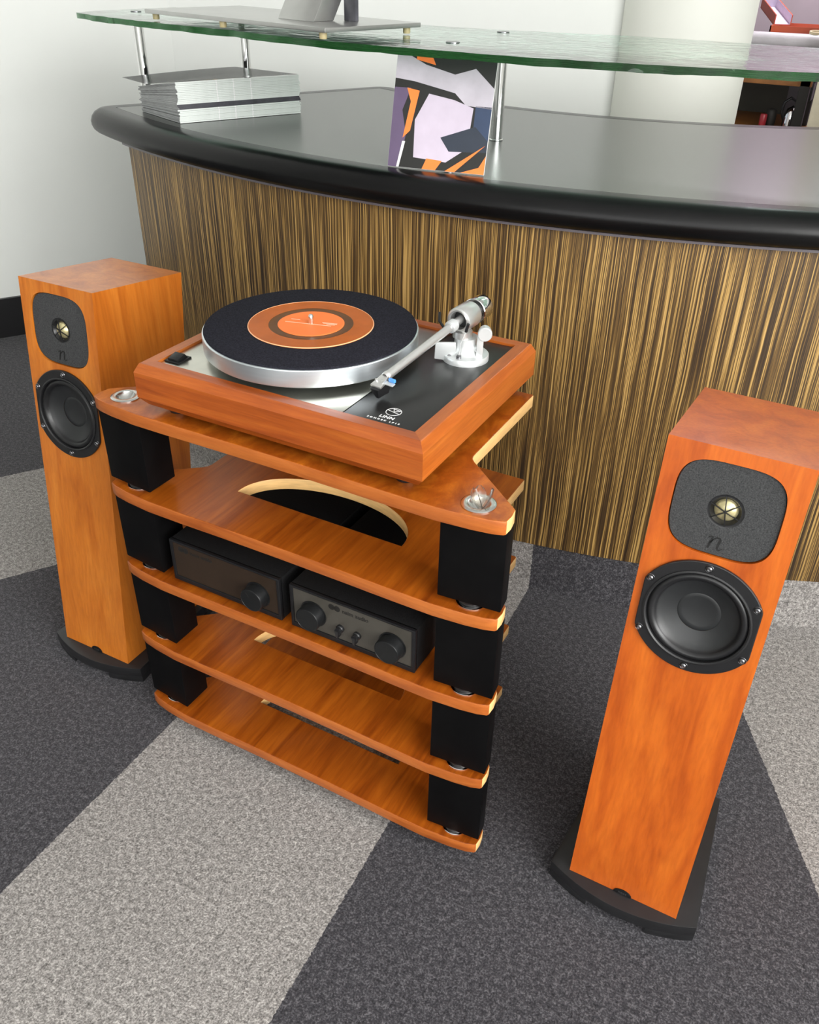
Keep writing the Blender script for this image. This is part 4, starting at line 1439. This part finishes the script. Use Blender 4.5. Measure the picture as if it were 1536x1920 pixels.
# raised lid tilted back over the tray
ly_ = Vector((-0.112, 0.300, 0.045)).normalized(); lx_ = Vector((0.94, 0.33, 0.0)); lx_ = (lx_ - ly_ * lx_.dot(ly_)).normalized(); lz_ = lx_.cross(ly_)
Mld = Matrix(((lx_.x, ly_.x, lz_.x, 0.226), (lx_.y, ly_.y, lz_.y, 3.48), (lx_.z, ly_.z, lz_.z, 0.9585), (0, 0, 0, 1)))
bm = B()
for lo, hi in (((-0.004, 0, -0.004), (0.064, 0.33, 0.0)), ((-0.004, 0, -0.004), (0.0, 0.33, 0.034)), ((0.060, 0, -0.004), (0.064, 0.33, 0.034)), ((-0.004, 0.326, -0.004), (0.064, 0.33, 0.034))):
    box(bm, lo, hi, M=Mld)
obj('lid', bm, 'box_red', rb_, 0)
bm = B()
for lo, hi in (((0.0002, 0.0, 0.0002), (0.0598, 0.3255, 0.001)), ((0.0590, 0.0, 0.001), (0.0598, 0.3255, 0.033)), ((0.0002, 0.3245, 0.001), (0.0598, 0.3255, 0.033))):
    box(bm, lo, hi, M=Mld)
obj('lid_lining', bm, 'box_lavender', rb_, 0)
# things on the lower shelf
bm = B(); lathe(bm, [(0, 0.5855), (0.019, 0.5855), (0.021, 0.60), (0.022, 0.630), (0.019, 0.650), (0.012, 0.655), (0, 0.656)], 28, Matrix.Translation((0.300, 3.42, 0)))
kt = single('canister', bm, 'store_dark', 'small dark rounded canister on the lower shelf of the workbench', 'canister', (0.300, 3.42, 0.5855), smooth=50)
bm = B(); lathe(bm, [(0, 0.5855), (0.013, 0.5855), (0.0145, 0.60), (0.0145, 0.632), (0.012, 0.637), (0, 0.638)], 24, Matrix.Translation((0.276, 3.385, 0)))
single('red_cup', bm, 'mug_red', 'dark red cup beside the canister under the workbench', 'cup', (0.276, 3.385, 0.5855), smooth=50)
kt = thing('kettle', 'small steel kettle with black handle under the workbench', 'kettle', (0.372, 3.42, 0.5855))
bm = B(); lathe(bm, [(0, 0.5855), (0.030, 0.5855), (0.032, 0.60), (0.028, 0.64), (0.020, 0.662), (0.008, 0.668), (0, 0.674)], 32, Matrix.Translation((0.378, 3.42, 0))); obj('body', bm, 'chrome', kt, 50)
bm = B(); tube(bm, [(0.352, 3.41, 0.62), (0.340, 3.40, 0.65), (0.345, 3.40, 0.685), (0.365, 3.41, 0.702), (0.388, 3.42, 0.690), (0.390, 3.42, 0.664)], 0.006, 10); obj('handle', bm, 'rubber_black', kt, 50)
cm = thing('coffee_machine', 'black coffee machine beside the door frame under the workbench', 'machine', (0.415, 3.5, 0.5855))
bm = B(); box(bm, (0.398, 3.52, 0.5855), (0.436, 3.66, 0.755), 0.004); obj('body', bm, 'store_dark', cm, 30)
bm = B(); box(bm, (0.392, 3.45, 0.690), (0.436, 3.52, 0.755), 0.004); obj('brew_head', bm, 'rubber_black', cm, 30)
bm = B()
tapeM = Matrix.Translation((0.408, 3.335, 0.9407)) @ Matrix.Rotation(0.1, 4, 'X')
lathe(bm, [(0.020, 0.0), (0.026, 0.0), (0.026, 0.010), (0.020, 0.010), (0.020, 0.0)], 32, tapeM)
single('tape_roll', bm, 'tape_cream', 'cream roll of tape lying on the paper roll', 'tape', (0.408, 3.335, 0.9407), smooth=50)
bm = B(); box(bm, (0.405, 3.70, 0.889), (0.44, 3.78, 1.012), 0.002)
single('magenta_box', bm, 'magenta', 'small magenta box behind the open red box', 'box', (0.42, 3.74, 0.889))
# added fill light that brightens the store room, with no lamp fitting
lp = bpy.data.lights.new('storeroom_fill', 'AREA')
lp.shape = 'DISK'; lp.size = 0.35; lp.energy = 45; lp.color = (0.99, 0.94, 1.0)
lo_ = bpy.data.objects.new('storeroom_fill', lp); lo_.location = (0.5, 3.72, 2.62); COL.objects.link(lo_)
